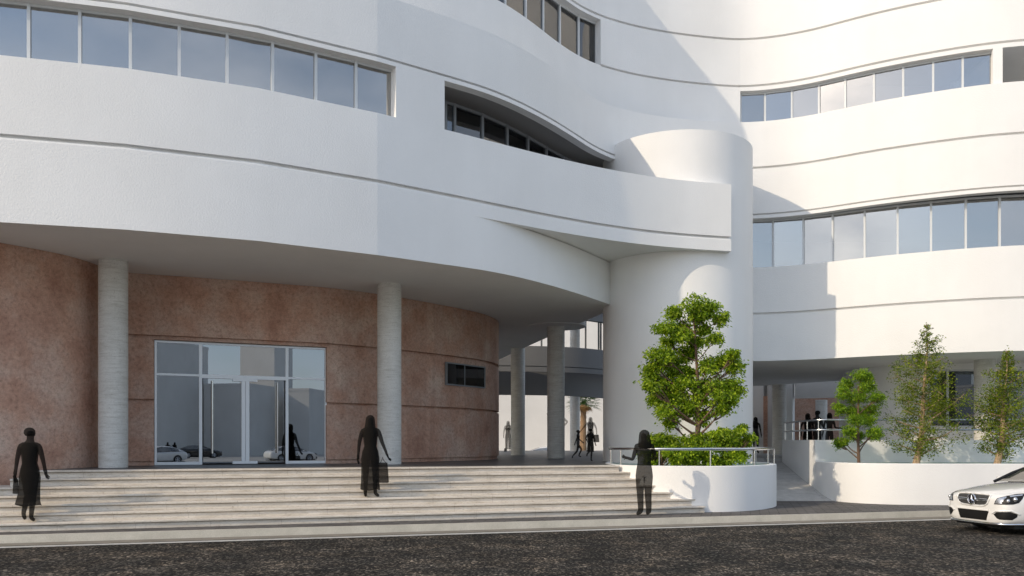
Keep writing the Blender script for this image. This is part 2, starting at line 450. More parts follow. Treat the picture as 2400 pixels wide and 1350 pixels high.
# wall above the bands: solid left of the right windows, window strip on both floors
il = hit(1408, C_)[2]; ir = hit(1735, C_)[2]; ip = hit(2327, C_)[2]; iq = hit(2350, C_)[2]; n_ = len(C_) - 1
part('upper_wall', MB().sweep(between(C_, 0, il), [(0, Z(9.2)), (0, Z(11.15)), (.3, Z(11.15)), (.3, Z(9.2))]), M['stucco'])
part('upper_wall', MB().sweep(between(C_, il, ir), [(0, Z(9.2)), (0, Z(11.12)), (G, Z(11.12)), (G, Z(11.19)), (0, Z(11.19)), (0, Z(12.5)), (.35, Z(12.5)), (.35, Z(9.2))]), M['stucco'])
part('pier', MB().sweep(between(C_, ip, iq), [(0, Z(9.9)), (0, Z(11.0)), (.5, Z(11.0)), (.5, Z(9.9))]), M['stucco'])
part('upper_wall', MB().sweep(between(C_, ir, n_), [(0, Z(11.0)), (0, Z(11.12)), (G, Z(11.12)), (G, Z(11.19)), (0, Z(11.19)), (0, Z(12.5)), (.35, Z(12.5)), (.35, Z(11.0))]), M['stucco'])
isp = hit(1560, C_)[2]
part('top_wall', MB().sweep(between(C_, 0, isp), [(0, Z(12.5)), (0, Z(12.59)), (G, Z(12.59)), (G, Z(12.66)), (0, Z(12.66)), (0, Z(15.0)), (.35, Z(15.0)), (.35, Z(12.5))]), M['stucco'])
part('top_wall', MB().sweep(between(C_, isp, n_), [(0, Z(12.5)), (0, Z(12.59)), (G, Z(12.59)), (G, Z(12.66)), (0, Z(12.66)), (0, Z(18.0)), (.35, Z(18.0)), (.35, Z(12.5))]), M['stucco'])

# stair tower
TX, TY, TR = 4.88, 25.28, 2.17
part('round_tower', MB().lathe((TX, TY, 0), [(TR, Z(-1.2)), (TR, Z(8.47)), (TR - .2, Z(8.47)), (TR - .2, Z(8.0)), (.01, Z(8.0))], 72), M['stucco'], None, 'white round stair tower without windows', 20)

# soffits and floor slabs
Bi = [p for p in offset(B, .12) if p[0] > -13.9]
part('soffit', MB().slab(Bi + [(2.8, 26.4), (2.1, 29.3), (1.35, 32.4), (.4, 36.5), (-.6, 41), (-3, 43), (-13.9, 43)], Z(3.975), Z(4.35)), M['stucco'])
Ri = offset(RF, .12)
part('soffit', MB().slab(Ri + [(24, 35), (13.9, 35.1), (12.1, 37.6), (9.2, 40.5), (5.6, 41), (6.0, 34), (6.4, 28)], Z(2.545), Z(2.9)), M['stucco'])
def floor_between(c, poly, name='floor_slab', m='room', t=.25): part(name, MB().slab(poly, Z(c), Z(c + t)), M[m])
inE = [p for p in offset(El, .3) if p[0] > -13.8]
floor_between(8.3, inE + [(3.2, 27), (-2, 27), (-13.8, 24)])
inR = offset([p for p in Er if p[0] > 6.9], .3)
for c in (7.25, 9.3):
    floor_between(c, inR + [(23, 32), (7.2, 32)])
floor_between(5.2, offset([p for p in RF if p[0] > 6.6], .3) + [(23, 32), (6.9, 32)])
floor_between(10.0, [p for p in offset(between(C_, 0, il), .4) if p[0] > -13.7] + [(2.8, 29), (-13.7, 25)])
floor_between(12.9, [p for p in offset(C_, .45) if p[0] > -13.7 and p[0] < 23] + [(23, 33), (2.8, 33), (-13.7, 27)])
part('roof', MB().slab([p for p in offset(between(C_, 0, isp), .3) if p[0] > -13.7] + [(5, 33), (-13.7, 33)], Z(14.6), Z(14.8)), M['stucco'])
part('roof', MB().slab([p for p in offset(between(C_, isp, n_), .3) if p[0] < 23.5] + [(23.5, 35), (5.05, 35)], Z(17.6), Z(17.8)), M['stucco'])
# rear walls that close the storeys
mb = MB()
for a, b, c0, c1 in (((-13.9, 20.5), (3.0, 28.5), 4.4, 8.3), ((6.9, 31), (23.5, 31), 2.9, 13), ((-13.9, 33.2), (23.5, 33.2), 12.9, 15)):
    n = math.atan2(b[1] - a[1], b[0] - a[0]); L_ = math.hypot(b[0] - a[0], b[1] - a[1])
    mb.box(((a[0] + b[0]) / 2, (a[1] + b[1]) / 2, Z((c0 + c1) / 2)), (L_, .15, c1 - c0), n)
part('rear_wall', mb, M['room'])
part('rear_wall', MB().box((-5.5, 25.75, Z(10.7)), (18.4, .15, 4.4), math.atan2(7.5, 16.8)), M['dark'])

# ribbon windows
def ribbon(curve, xs, c0, c1, rec0, rec1=None, gm='glass', fw=.055, topbar=.06, fmat='frame', name='ribbon_window', label=None, back=None):
    rec1 = rec0 if rec1 is None else rec1
    pts = []
    for k, x in enumerate(xs):
        r = rec0 + (rec1 - rec0) * k / max(1, len(xs) - 1)
        p = hit(x, offset(curve, r)); pts.append((p[0], p[1]))
    fr, gl = MB(), MB()
    for k, (a, b) in enumerate(zip(pts, pts[1:])):
        an = math.atan2(b[1] - a[1], b[0] - a[0]); L_ = math.hypot(b[0] - a[0], b[1] - a[1]); cx, cy = (a[0] + b[0]) / 2, (a[1] + b[1]) / 2
        fr.box((cx, cy, Z(c1 - topbar / 2)), (L_ - fw * .9, .07, topbar), an)
        fr.box((cx, cy, Z(c0 + .02)), (L_ - fw * .9, .07, .04), an)
        gl.box((cx, cy, Z((c0 + c1) / 2)), (L_ - .01, .012, c1 - c0 - .03), an)
    for k, p in enumerate(pts):
        a = pts[max(0, k - 1)]; b = pts[min(len(pts) - 1, k + 1)]; an = math.atan2(b[1] - a[1], b[0] - a[0])
        fr.box((p[0], p[1], Z((c0 + c1) / 2)), (fw, .10, c1 - c0), an)
    f = part(name, fr, M[fmat], None, label, 0)
    g = mesh_obj('pane', gl, M[gm], f, 0)
    return f, pts

ribbon(A, [-290, -170, -52, 68.5, 188, 306, 420, 532, 638, 739, 833, 919], 6.99, 8.07, .24, label='long curved ribbon window of large grey panes above the left parapet')
_, tp = ribbon(E_, [1043, 1064, 1129, 1187, 1235.6, 1279, 1318, 1350, 1378, 1402], 5.9, 8.07, 1.0, 1.0, fw=.06, fmat='gframe', gm='glass_u', label='dark windows set far back behind the balcony parapet')
part('balcony_end_wall', MB().sweep([(tp[0][0] - .05, tp[0][1] + .3), hit(1042, offset(A, .44))[:2]], [(0, Z(5.5)), (0, Z(8.06)), (-.2, Z(8.06)), (-.2, Z(5.5))]), M['stucco'])
ribbon(C_, [1120, 1150, 1182, 1230, 1271, 1310, 1354, 1403], 11.17, 12.5, .26, gm='glass_u', label='upper windows of the left wing ending at a deep white jamb')
jm = hit(1408, C_)
ribbon(C_, [1736, 1793, 1856, 1920, 1982, 2049, 2117, 2187, 2256, 2326], 9.95, 11.0, .22, label='curved ribbon window on the upper floor of the sunlit right wing')
ribbon(RF, [1700, 1753, 1812, 1883, 1952, 2027, 2104, 2182, 2263, 2342, 2425, 2510, 2600], 5.45, 7.0, .28, .62, label='curved ribbon window on the lower floor of the sunlit right wing')
# recessed loggia at the far right
part('loggia_wall', MB().box((18, 26.2, Z(10.5)), (9, .2, 1.1)).box((18, 25.2, Z(11.06)), (8.6, 2.4, .1)).box((18, 25.0, Z(9.62)), (8.6, 2.2, .08)), M['stucco'])  # unseen pale floor added to throw sun onto the loggia ceiling

# red stone ground floor
W = smooth_curve(spline([(-12.6, 13.8), (-12.15, 14.35), (-11.6, 15.0), (-10.85, 16.1), (-10.2, 17.0), (-9.76, 17.62), (-9.46, 18.2), (-9.32, 18.9), (-9.25, 19.62), (-8.98, 20.02), (-7.46, 20.66), (-5.9, 21.38), (-4.43, 22.16), (-3.04, 23.5), (-1.9, 24.9),
     (-1.08, 26.1), (-.72, 26.9), (-.46, 28.0), (-.5, 29.6), (-.9, 31.2)], .15), 2)
iA = hit(361, W)[2]; iB = hit(766, W)[2]
def rw(seg, c0, c1):
    pr = [(0, Z(c0))]
    for g0, g1 in ((-.45, None), (.95, 1.02), (2.46, 2.54)):
        if g1 is None:
            if c0 < -.5: pr = [(.05, Z(c0)), (.05, Z(g0)), (0, Z(g0))]
        elif c0 < g0: pr += [(0, Z(g0)), (G, Z(g0)), (G, Z(g1)), (0, Z(g1))]
    pr += [(0, Z(c1)), (.3, Z(c1)), (.3, Z(c0))]
    return MB().sweep(seg, pr)
i7 = hit(290, W)[2]
part('stone_wall', MB().sweep(between(W, 0, i7), [(0, Z(-1.7)), (0, Z(3.97)), (.3, Z(3.97)), (.3, Z(-1.7))]), M['red'])
part('stone_wall', rw(between(W, i7, iA), -.6, 3.97), M['red'])
part('stone_wall', rw(between(W, iB, len(W) - 1), -.6, 3.97), M['red'])
part('stone_lintel', rw(between(W, iA, iB), 2.44, 3.97), M['red'])

# entrance: sidelights, transoms, double door
EN = None
def ent():
    Wd = offset(W, .13)
    c0, c1, ct = -.55, 2.43, 1.62
    a = hit(362, Wd); b = hit(765, Wd); pa_, pb_ = Vector(a[:2]), Vector(b[:2])
    d = (pb_ - pa_).normalized(); an = math.atan2(d.y, d.x); nrm = Vector((d.y, -d.x))
    def s_of(x):
        u = (x - 1200) / F; q = pa_; return -(q.x - u * q.y) / (d.x - u * d.y)
    def bx(mb, s0, s1, z0, z1, dep=.08, push=0.):
        c = pa_ + d * ((s0 + s1) / 2) + nrm * push
        mb.box((c.x, c.y, Z((z0 + z1) / 2)), (s1 - s0, dep, z1 - z0), an)
    S = {x: s_of(x) for x in (362, 470, 672, 765, 477, 668, 566, 584, 545, 603, 497, 649)}
    fr = MB()
    w = .05
    bx(fr, S[362], S[362] + w, c0, c1); bx(fr, S[765] - w, S[765], c0, c1)
    for x in (470, 672): bx(fr, S[x] - .035, S[x] + .035, c0, c1 - w - .002, .10)
    bx(fr, S[362] + w, S[765] - w, c1 - w, c1)
    bx(fr, S[362] + w, S[470] - .035, ct - .025, ct + .025); bx(fr, S[672] + .035, S[765] - w, ct - .025, ct + .025)
    bx(fr, S[362] + w, S[470] - .035, c0, c0 + .07); bx(fr, S[672] + .035, S[765] - w, c0, c0 + .07)
    bx(fr, S[470] + .035, S[672] - .035, ct - .06, ct + .03)
    o = part('entrance', fr, M['dframe'], None, 'glazed entrance with double doors, sidelights and transoms', 0)
    gl = MB()
    bx(gl, S[362] + .02, S[470] - .02, c0 + .02, c1 - .02, .012); bx(gl, S[672] + .02, S[765] - .02, c0 + .02, c1 - .02, .012)
    bx(gl, S[470] + .02, S[672] - .02, ct - .01, c1 - .02, .012)
    mesh_obj('pane', gl, M['glass_d'], o, 0)
    mid = (S[566] + S[584]) / 2
    for s0, s1 in ((S[470] + .06, mid - .005), (mid + .005, S[672] - .06)):
        lf = MB(); bx(lf, s0, s1, c0 + .03, ct - .06, .012, -.02)
        mesh_obj('door_leaf', lf, M['glass_d'], o, 0)
    for s0, s1 in ((S[566], mid - .004), (mid + .004, S[584])):
        st = MB(); bx(st, s0, s1, c0 + .075, ct - .115, .05, .012); mesh_obj('door_stile', st, M['dframe'], o, 0)
    for z0, z1 in ((c0 + .01, c0 + .075), (ct - .115, ct - .062)):
        pl = MB(); bx(pl, S[545], S[603], z0, z1, .06, .014); mesh_obj('patch_plate', pl, M['dframe'], o, 0)
    for x in (497, 649):
        h = MB(); s = S[x]; c = pa_ + d * s + nrm * .08
        h.tube([(c.x, c.y, Z(-.28)), (c.x, c.y, Z(1.50))], .022, 10)
        for zz in (-.1, 1.32): h.tube([(c.x, c.y, Z(zz)), (c.x - nrm.x * .09, c.y - nrm.y * .09, Z(zz))], .012, 6)
        mesh_obj('handle', h, M['steel'], o)
    # lobby behind
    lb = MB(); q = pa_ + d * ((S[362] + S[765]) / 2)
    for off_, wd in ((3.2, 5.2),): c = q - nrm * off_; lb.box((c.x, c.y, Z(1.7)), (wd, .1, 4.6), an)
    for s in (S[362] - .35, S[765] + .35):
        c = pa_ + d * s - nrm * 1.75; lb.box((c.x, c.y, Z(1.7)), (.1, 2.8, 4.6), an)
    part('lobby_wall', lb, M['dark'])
ent()

# small high window in the red wall, standing in a shallow rebate frame
def small_window():
    Wd = offset(W, -.015); a = hit(1043, Wd); b = hit(1134, Wd)
    an = math.atan2(b[1] - a[1], b[0] - a[0]); L_ = math.hypot(b[0] - a[0], b[1] - a[1]); cx, cy = (a[0] + b[0]) / 2, (a[1] + b[1]) / 2
    d = Vector((math.cos(an), math.sin(an))); n = Vector((d.y, -d.x)); c0, c1 = 1.66, 2.33
    cx += n.x * .03; cy += n.y * .03
    f = MB()
    f.box((cx, cy, Z(c1 - .02)), (L_, .07, .04), an); f.box((cx, cy, Z(c0 + .02)), (L_, .07, .04), an)
    for s in (-.5, .5): f.box((cx + d.x * s * (L_ - .04), cy + d.y * s * (L_ - .04), Z((c0 + c1) / 2)), (.04, .068, c1 - c0 - .08), an)
    f.box((cx - d.x * .08, cy - d.y * .08, Z((c0 + c1) / 2)), (.03, .05, c1 - c0 - .08), an)
    o = part('small_window', f, M['gframe'], None, 'small dark two-pane window high in the red stone wall', 0)
    g = MB().box((cx, cy, Z((c0 + c1) / 2)), (L_ - .05, .02, c1 - c0 - .05), an); mesh_obj('pane', g, M['glass_k'], o, 0)
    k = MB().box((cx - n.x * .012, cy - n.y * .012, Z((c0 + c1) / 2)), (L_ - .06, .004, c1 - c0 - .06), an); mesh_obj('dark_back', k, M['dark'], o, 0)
small_window()

# columns
def column(x, D, top, r=.30, base=-.56, label=None, disc=False):
    cx = (x - 1200) / F * D
    o = part('column', MB().lathe((cx, D, 0), [(r, Z(base)), (r, Z(top))], 40), M['column'], None, label)
    if disc: mesh_obj('capital', MB().lathe((cx, D, 0), [(1.02, Z(3.95)), (1.02, Z(4.28))], 56), M['stucco'], o)
    return o
column(265.5, 18.72, 3.98); column(912.5, 21.55, 3.98); column(1303, 29.3, 3.96, disc=True); column(1214, 36.4, 3.98)
column(1347.5, 52, 7.2); column(1826.5, 37.9, 2.55); column(2309.5, 26.4, 2.55, .315); column(1925, 40.6, 2.0, .27)

# rear wing seen through the passage
K = spline([(-32, 43.6), (-18, 43.9), (-9, 44.2), (-4, 44.4), (-1, 44.8), (1.5, 45.2), (3.6, 46.0), (5.4, 47.6), (8, 51)], .5)  # left stretch runs out of view, added to shade the far column
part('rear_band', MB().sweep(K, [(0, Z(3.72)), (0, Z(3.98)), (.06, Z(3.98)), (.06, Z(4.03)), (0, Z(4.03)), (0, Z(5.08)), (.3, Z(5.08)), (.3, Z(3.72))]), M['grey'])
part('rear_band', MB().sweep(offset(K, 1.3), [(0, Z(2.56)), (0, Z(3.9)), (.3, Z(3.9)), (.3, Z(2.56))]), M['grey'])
part('rear_band', MB().sweep(K, [(0, Z(6.62)), (0, Z(15)), (.3, Z(15)), (.3, Z(6.62))]), M['grey'])  # raised to block sun from the column beyond
for x in (1269.5, 1373, 1403.5, 1408.5):
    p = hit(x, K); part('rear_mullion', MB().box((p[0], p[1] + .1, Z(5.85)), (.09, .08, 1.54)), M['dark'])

# recess below the right wing
VW = smooth_curve(spline([(13.6, 35.5), (12.9, 33.2), (12.25, 31.5), (12.0, 30.5), (12.05, 29.4), (12.5, 28.6), (13.2, 28.1), (13.7, 27.85)], .2), 2)
part('recess_wall', MB().sweep(VW, [(0, Z(-.6)), (0, Z(2.545)), (.2, Z(2.545)), (.2, Z(-.6))][::1]), M['stucco'])
GW = [(13.6, 27.75), (16, 27.6), (20, 27.5)]
part('recess_wall', MB().sweep(GW, [(0, Z(-.6)), (0, Z(.47)), (.2, Z(.47)), (.2, Z(-.6))]).sweep(GW, [(0, Z(2.36)), (0, Z(2.545)), (.2, Z(2.545)), (.2, Z(2.36))]), M['stucco'])
gf, gg = MB(), MB()
for s0, s1 in (((13.62, 27.82), (14.17, 27.78)), ((14.17, 27.78), (15.9, 27.70)), ((15.9, 27.70), (18, 27.62))):
    an = math.atan2(s1[1] - s0[1], s1[0] - s0[0]); L_ = math.hypot(s1[0] - s0[0], s1[1] - s0[1]); cx, cy = (s0[0] + s1[0]) / 2, (s0[1] + s1[1]) / 2
    gf.box((s0[0], s0[1], Z(1.415)), (.07, .08, 1.89), an)
    for zz in (.50, 2.33): gf.box((cx, cy, Z(zz)), (L_ - .07, .06, .06), an)
    gg.box((cx, cy, Z(1.415)), (L_, .012, 1.88), an)
gw = part('terrace_window', gf, M['frame'], None, 'tall terrace glazing behind the concrete column', 0); mesh_obj('pane', gg, M['glass_t'], gw, 0)
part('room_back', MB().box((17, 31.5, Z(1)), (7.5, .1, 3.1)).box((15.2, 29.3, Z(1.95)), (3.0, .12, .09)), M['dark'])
# white portal with red stone behind, at the end of the recess
pm = MB()
pm.box((12.5, 38.6, Z(1.7)), (.46, .5, 4.5), -.5)
pm.box((14.1, 37.9, Z(3.0)), (2.9, .4, 2.06), -.42)
part('portal', pm, M['stucco'], None, None, 0)
part('stone_panel', MB().box((14.6, 41.6, Z(.8)), (4.6, .15, 2.9), -.1), M['red'])
part('recess_wall', MB().box((10.6, 42.4, Z(1.8)), (3.8, .2, 4.8)).box((12.6, 40.6, Z(1.8)), (.2, 3.6, 4.8)), M['room'])
part('recess_wall', MB().box((12.05, 41.9, Z(1.8)), (.55, .2, 4.8)), M['stucco'])

# ------------------------------------------------------------------ the ground
def struct(name, mb, m, smooth=0): return tag(mesh_obj(name, mb, m, None, smooth), kind='structure')
KM, KB = .28, 17.15
def kl(x, d=0.): return (x, KB + KM * x + d)
ZP = Z(-1.608)
struct('ground', MB().slab([(-300, -300), (300, -300), (300, 300), (-300, 300)], -.6, -.012), M['bounce_ground'])
struct('road', MB().slab([kl(-70, -.02), kl(70, -.02), kl(70, -13), kl(-70, -13)], -.4, 0), M['asphalt'])
struct('far_road', MB().slab([(-60, 57), (60, 57), (60, 74), (-60, 74)], -.4, 0.0), M['asphalt'])
struct('gutter', MB().slab([kl(-70, -.02), kl(70, -.02), kl(70, -.42), kl(-70, -.42)], -.3, .006), M['gutter'])
struct('road_marking', MB().slab([kl(-70, -.53), kl(70, -.53), kl(70, -.70), kl(-70, -.70)], -.3, .005), M['line'])
struct('kerb', MB().slab([kl(-70, 0), kl(70, 0), kl(70, .04), kl(-70, .04)], -.3, ZP + .004), M['kerb'])
struct('pavement', MB().slab([kl(-70, .04), kl(60, .04), (60, 38), (24, 26), (6, 26), (-12, 20), (-70, 14)], -.3, ZP), M['pave'])
SM, SB, ST = .313, 18.05, .264
def sl(k, x): return SB + SM * x + ST * (k - 1)
ter = [(-12.5, 19.2), (-9.4, 18.7), (-9.4, sl(7, -9.4) + .25), (2.5, sl(7, 2.5) + .25), (2.52, 21.6), (2.75, 25), (6.95, 26.5), (7.0, 29.0), (7.6, 29.0), (7.6, 56), (-12.5, 56)]
struct('terrace', MB().slab(ter, -.3, Z(-.558)), M['tile'])
struct('bounce_terrace', MB().slab([(7.6, 29.0), (9.2, 29.0), (8.95, 24.85), (26, 24.5), (26, 56), (7.6, 56)], -.3, Z(-.558)), M['rampc'])  # unseen floor, paved pale to bounce light into the recess
struct('ramp', MB().add([(6.6, 23.25, ZP - .2), (9.0, 23.25, ZP - .2), (9.2, 28.99, ZP - .2), (6.6, 28.99, ZP - .2), (6.6, 23.25, ZP + .004), (9.0, 23.25, ZP + .004), (9.2, 28.99, Z(-.66)), (6.6, 28.99, Z(-.66))],
       [(3, 2, 1, 0), (4, 5, 6, 7), (0, 1, 5, 4), (1, 2, 6, 5), (2, 3, 7, 6), (3, 0, 4, 7)]), M['rampc'])

# staircase
ST_ = thing('staircase', 'broad travertine stairs rising from the dark pavement to the entrance', 'stairs', (-2, 18, ZP))
XL = {7: -9.40, 6: -9.62, 5: -11, 4: -11.5, 3: -12, 2: -12, 1: -12}; XR = {7: 2.56, 6: 2.78, 5: 3.0, 4: 3.35, 3: 3.75, 2: 4.28, 1: 4.38}
for k in range(1, 8):
    zt = Z(-(.558 + .15 * (7 - k))); z0 = zt - .15
    dep = {7: .27, 6: ST * 2 + .2, 5: ST * 3 + .2}.get(k, ST + .06)
    x0, x1 = XL[k], XR[k]; mb = MB()
    prof = [(0, z0 + .002), (0, zt - .056), (.03, zt - .056), (.03, zt - .038), (-.034, zt - .038), (-.040, zt - .032), (-.040, zt - .006), (-.034, zt), (dep, zt), (dep, z0 + .002)]
    n = 24; mb.sweep([(x0 + (x1 - x0) * i / n, sl(k, x0 + (x1 - x0) * i / n)) for i in range(n + 1)], prof)
    mesh_obj('step', mb, M['trav'], ST_, 30)

# planters
P1 = smooth_curve(spline([(2.75, 24.2), (2.5, 22.9), (2.40, 21.8), (2.52, 20.75), (2.92, 20.08), (3.6, 19.74), (4.4, 19.56), (5.0, 19.66), (5.7, 20.08), (6.35, 20.85), (6.76, 21.8), (6.9, 23.1), (6.75, 24.6)], .15), 3)
pl1 = thing('planter', 'round white stucco planter wall below the tower beside the stairs', 'planter', (4.7, 21.5, ZP))
mesh_obj('planter_wall', MB().sweep(P1, [(0, ZP - .05), (0, Z(-.565)), (.012, Z(-.553)), (.16, Z(-.553)), (.16, ZP - .05)]), M['stucco'], pl1)
mesh_obj('planting_bed', MB().slab(offset(P1, .1), ZP - .05, Z(-.60)), M['soil'], pl1)
P2 = smooth_curve(spline([(8.80, 24.75), (8.72, 23.9), (8.80, 23.1), (9.15, 22.4), (9.8, 21.95), (10.8, 21.75), (12.2, 21.7), (15, 21.75), (26, 22.6)], .15), 3)
pl2 = thing('planter', 'long low white planter wall in front of the terrace with three trees', 'planter', (12, 23, ZP))
mesh_obj('planter_wall', MB().sweep(P2, [(0, ZP - .05), (0, Z(-.565)), (.012, Z(-.553)), (.16, Z(-.553)), (.16, ZP - .05)]), M['stucco'], pl2)
mesh_obj('planting_bed', MB().slab(offset(P2, .1) + [(26, 24.3)], ZP - .05, Z(-.585)), M['soil'], pl2)
PW = [(9.15, 28.9), (9.02, 27.5), (8.9, 26.2), (8.81, 24.95), (8.80, 24.79), (8.80, 24.765), (8.82, 24.762), (8.9, 24.76), (9.6, 24.74), (12, 24.66), (15, 24.55), (20, 24.45), (26, 24.4)]
par = mesh_obj('parapet_wall', MB().sweep(PW, [(0, ZP - .05), (0, Z(.06)), (.16, Z(.06)), (.16, ZP - .05)]), M['stucco'], None, 40)
tag(par, 'white parapet wall along the ramp and terrace carrying a two-bar handrail', 'wall')

def railing(label, line, rails, posts, zb, loc, r=.026, pr=.017):
    t = thing('railing', label, 'railing', loc, 'steel railings')
    for c in rails: mesh_obj('rail', MB().tube([(p[0], p[1], Z(c)) for p in line], r, 10), M['steel'], t)
    for p in posts: mesh_obj('post', MB().tube([(p[0], p[1], Z(zb)), (p[0], p[1], Z(rails[0]) - .01)], pr, 8), M['steel'], t)
    return t
RL = offset(P1, .09)
rp = []
for x in (1432, 1455, 1545, 1665, 1768): rp.append(hit(x, RL)[:2])
rp += [(6.62, 21.55), (6.78, 22.6), (6.74, 23.6)]
i0 = min(range(len(RL)), key=lambda i: math.hypot(RL[i][0] - 2.42, RL[i][1] - 21.75))
railing('single steel handrail on short posts around the round planter', RL[i0:-4], (-.165,), rp, -.56, (4.7, 20, Z(-.553)), .034)
HL = spline([(9.22, 28.9), (9.1, 27.5), (8.97, 26.2), (8.92, 25.2), (9.05, 24.88), (9.7, 24.83), (12, 24.75), (15, 24.64), (20, 24.54), (26, 24.5)], .4)
hp = [(9.22, 28.8), (9.14, 27.8), (9.05, 26.85), (8.96, 25.9), (8.97, 24.98)] + [(11.83, 24.76), (14.9, 24.65), (18, 24.58)]
railing('steel handrail with two bars on the terrace parapet', HL, (.645, .355), hp, .05, (12, 24.8, Z(.06)))

# ------------------------------------------------------------------ trees
def leaf_cloud(mb, clumps, n, size, rng, shell=.55, droop=.5, flat=.85):
    tot = sum(r ** 2 for _, r in clumps)
    for c, r in clumps:
        k = int(n * r * r / tot)
        for _ in range(k):
            d = Vector((rng.gauss(0, 1), rng.gauss(0, 1), rng.gauss(0, 1))).normalized()
            q = c + Vector((d.x, d.y, d.z * flat)) * r * (shell + (1.08 - shell) * rng.random() ** .7)
            s = size * (.65 + .6 * rng.random())
            ax_ = Vector((d.x + rng.gauss(0, .7), d.y + rng.gauss(0, .7), -droop + rng.gauss(0, .45))).normalized()
            sd = ax_.cross(Vector((rng.gauss(0, 1), rng.gauss(0, 1), rng.gauss(0, 1)))).normalized()
            nn = ax_.cross(sd)
            mb.add([q, q + ax_ * s * .45 + sd * s * .24, q + ax_ * s - nn * s * .12, q + ax_ * s * .45 - sd * s * .24], [(0, 1, 2, 3)])

def branch(mb, a, b, r0, r1, rng, bend=.08, n=6):
    a, b = Vector(a), Vector(b); L_ = (b - a).length
    pts = []; o = Vector((rng.gauss(0, 1), rng.gauss(0, 1), rng.gauss(0, .5))) * L_ * bend
    for i in range(n + 1):
        t = i / n; pts.append(a.lerp(b, t) + o * math.sin(math.pi * t) + Vector((0, 0, -.05 * L_ * math.sin(math.pi * t))))
    mb.tube(pts, [r0 + (r1 - r0) * i / n for i in range(n + 1)], 7)
    return pts

def clump_px(lst, D, rng, dy=.45):
    out = []
    for x, y, r in lst:
        p = pix(x, y, D); out.append((Vector((p[0], p[1] + rng.uniform(-dy, dy), p[2])), r / F * D))
    return out

def leafy_tree(name, label, cat, base, trunk_top, lst, D, n, size, lm, bm_, r0, seed, group, dy=.45, trunk_r1=.02, subs=5, shrub=False, grow=1.16):
    rng = random.Random(seed)
    t = thing(name, label, cat, base, group)
    cl = clump_px(lst, D, rng, dy)
    tr = MB()
    tp_ = Vector(trunk_top); pts = branch(tr, base, tp_, r0, trunk_r1, rng, .02, 12)
    for c, r in cl:
        if shrub: j = 0
        else:
            j = max(1, min(len(pts) - 2, int(len(pts) * max(.08, (c.z - base[2] - r * .7 - .45 * abs(c.x - tp_.x)) / (tp_.z - base[2])))))
        rr = max(.012, r0 * .55 * (1 - j / len(pts)))
        bp = branch(tr, pts[j], c, rr, .008, rng, .06, 6)
        for _ in range(subs):
            d = Vector((rng.gauss(0, 1), rng.gauss(0, .8), rng.gauss(.2, .8))).normalized() * r * .85
            branch(tr, bp[4], c + d, rr * .45, .004, rng, .05, 3)
    mesh_obj('trunk', tr, bm_, t)
    # break each clump into smaller sprays
    sp = []
    for c, r in cl:
        r *= grow
        for _ in range(17):
            d = Vector((rng.gauss(0, 1), rng.gauss(0, 1), rng.gauss(0, .75))).normalized()
            lc = c + d * r * rng.uniform(.2, .85); lr = r * rng.uniform(.28, .5)
            for _ in range(int(4 + lr * 40)):
                e = Vector((rng.gauss(0, 1), rng.gauss(0, 1), rng.gauss(0, .6))).normalized()
                sp.append((lc + e * lr * rng.uniform(.3, 1.0), rng.uniform(.05, .10) * (1 + .8 * r)))
        for _ in range(24 if shrub else 13):
            d = Vector((rng.gauss(0, 1), rng.gauss(0, 1), rng.gauss(.1, .8))).normalized(); L2 = r * rng.uniform(1.0, 1.55 if shrub else 1.42)
            for q in (.8, .9, 1.0): sp.append((c + d * L2 * q + Vector((0, 0, -.05 * q)), rng.uniform(.03, .055)))
    fo = MB(); leaf_cloud(fo, sp, n, size, rng, .2, .75)
    mesh_obj('crown' if not shrub else 'foliage', fo, lm, t, 0)
    return t

big = [(1623, 722, 27), (1665, 724, 22), (1685, 748, 16), (1640, 745, 22), (1580, 731, 22), (1552, 774, 20), (1590, 785, 24), (1632, 800, 30), (1668, 796, 18),
       (1544, 832, 28), (1582, 858, 34), (1528, 884, 28), (1563, 920, 36), (1612, 897, 30), (1600, 950, 34), (1553, 966, 24), (1576, 990, 14), (1690, 848, 32), (1725, 858, 20),
       (1709, 897, 32), (1733, 914, 15), (1684, 935, 30), (1656, 905, 22), (1652, 975, 19), (1690, 962, 17), (1520, 905, 16)]
leafy_tree('planter_tree', 'tall dense green tree with layered crown in front of the round tower', 'tree', (4.56, 21.2, Z(-.66)), pix(1626, 745, 21.2), big + [(1618, 868, 26), (1640, 935, 22), (1590, 905, 26), (1608, 765, 20), (1650, 772, 16), (1612, 828, 20), (1655, 860, 20), (1570, 800, 14), (1535, 858, 18), (1545, 935, 20), (1625, 955, 18), (1670, 905, 22), (1700, 930, 20), (1715, 832, 14)], 21.2, 46000, .080, M['leaf'], M['bark'], .085, 3, None, .4)
leafy_tree('shrub', 'leafy green shrub at the left behind the curved handrail', 'shrub', (3.72, 21.3, Z(-.66)), (3.72, 21.3, Z(-.2)), [(1530, 1036, 19), (1556, 1030, 17), (1580, 1038, 16), (1596, 1058, 15), (1516, 1056, 14), (1548, 1072, 20), (1568, 1056, 18), (1524, 1078, 12)], 21.3, 8000, .078, M['leaf'], M['bark'], .035, 5, 'shrubs at the foot of the planter tree', .3, .015, 3, True)
leafy_tree('shrub', 'bright green rounded shrub around the foot of the planter tree', 'shrub', (4.72, 20.9, Z(-.66)), (4.72, 20.9, Z(-.2)), [(1618, 1038, 17), (1642, 1030, 19), (1660, 1044, 17), (1655, 1066, 22), (1605, 1062, 17), (1590, 1078, 13), (1620, 1082, 18), (1680, 1082, 15), (1632, 1056, 20)], 20.9, 10000, .078, M['leaf'], M['bark'], .035, 6, 'shrubs at the foot of the planter tree', .3, .015, 3, True)
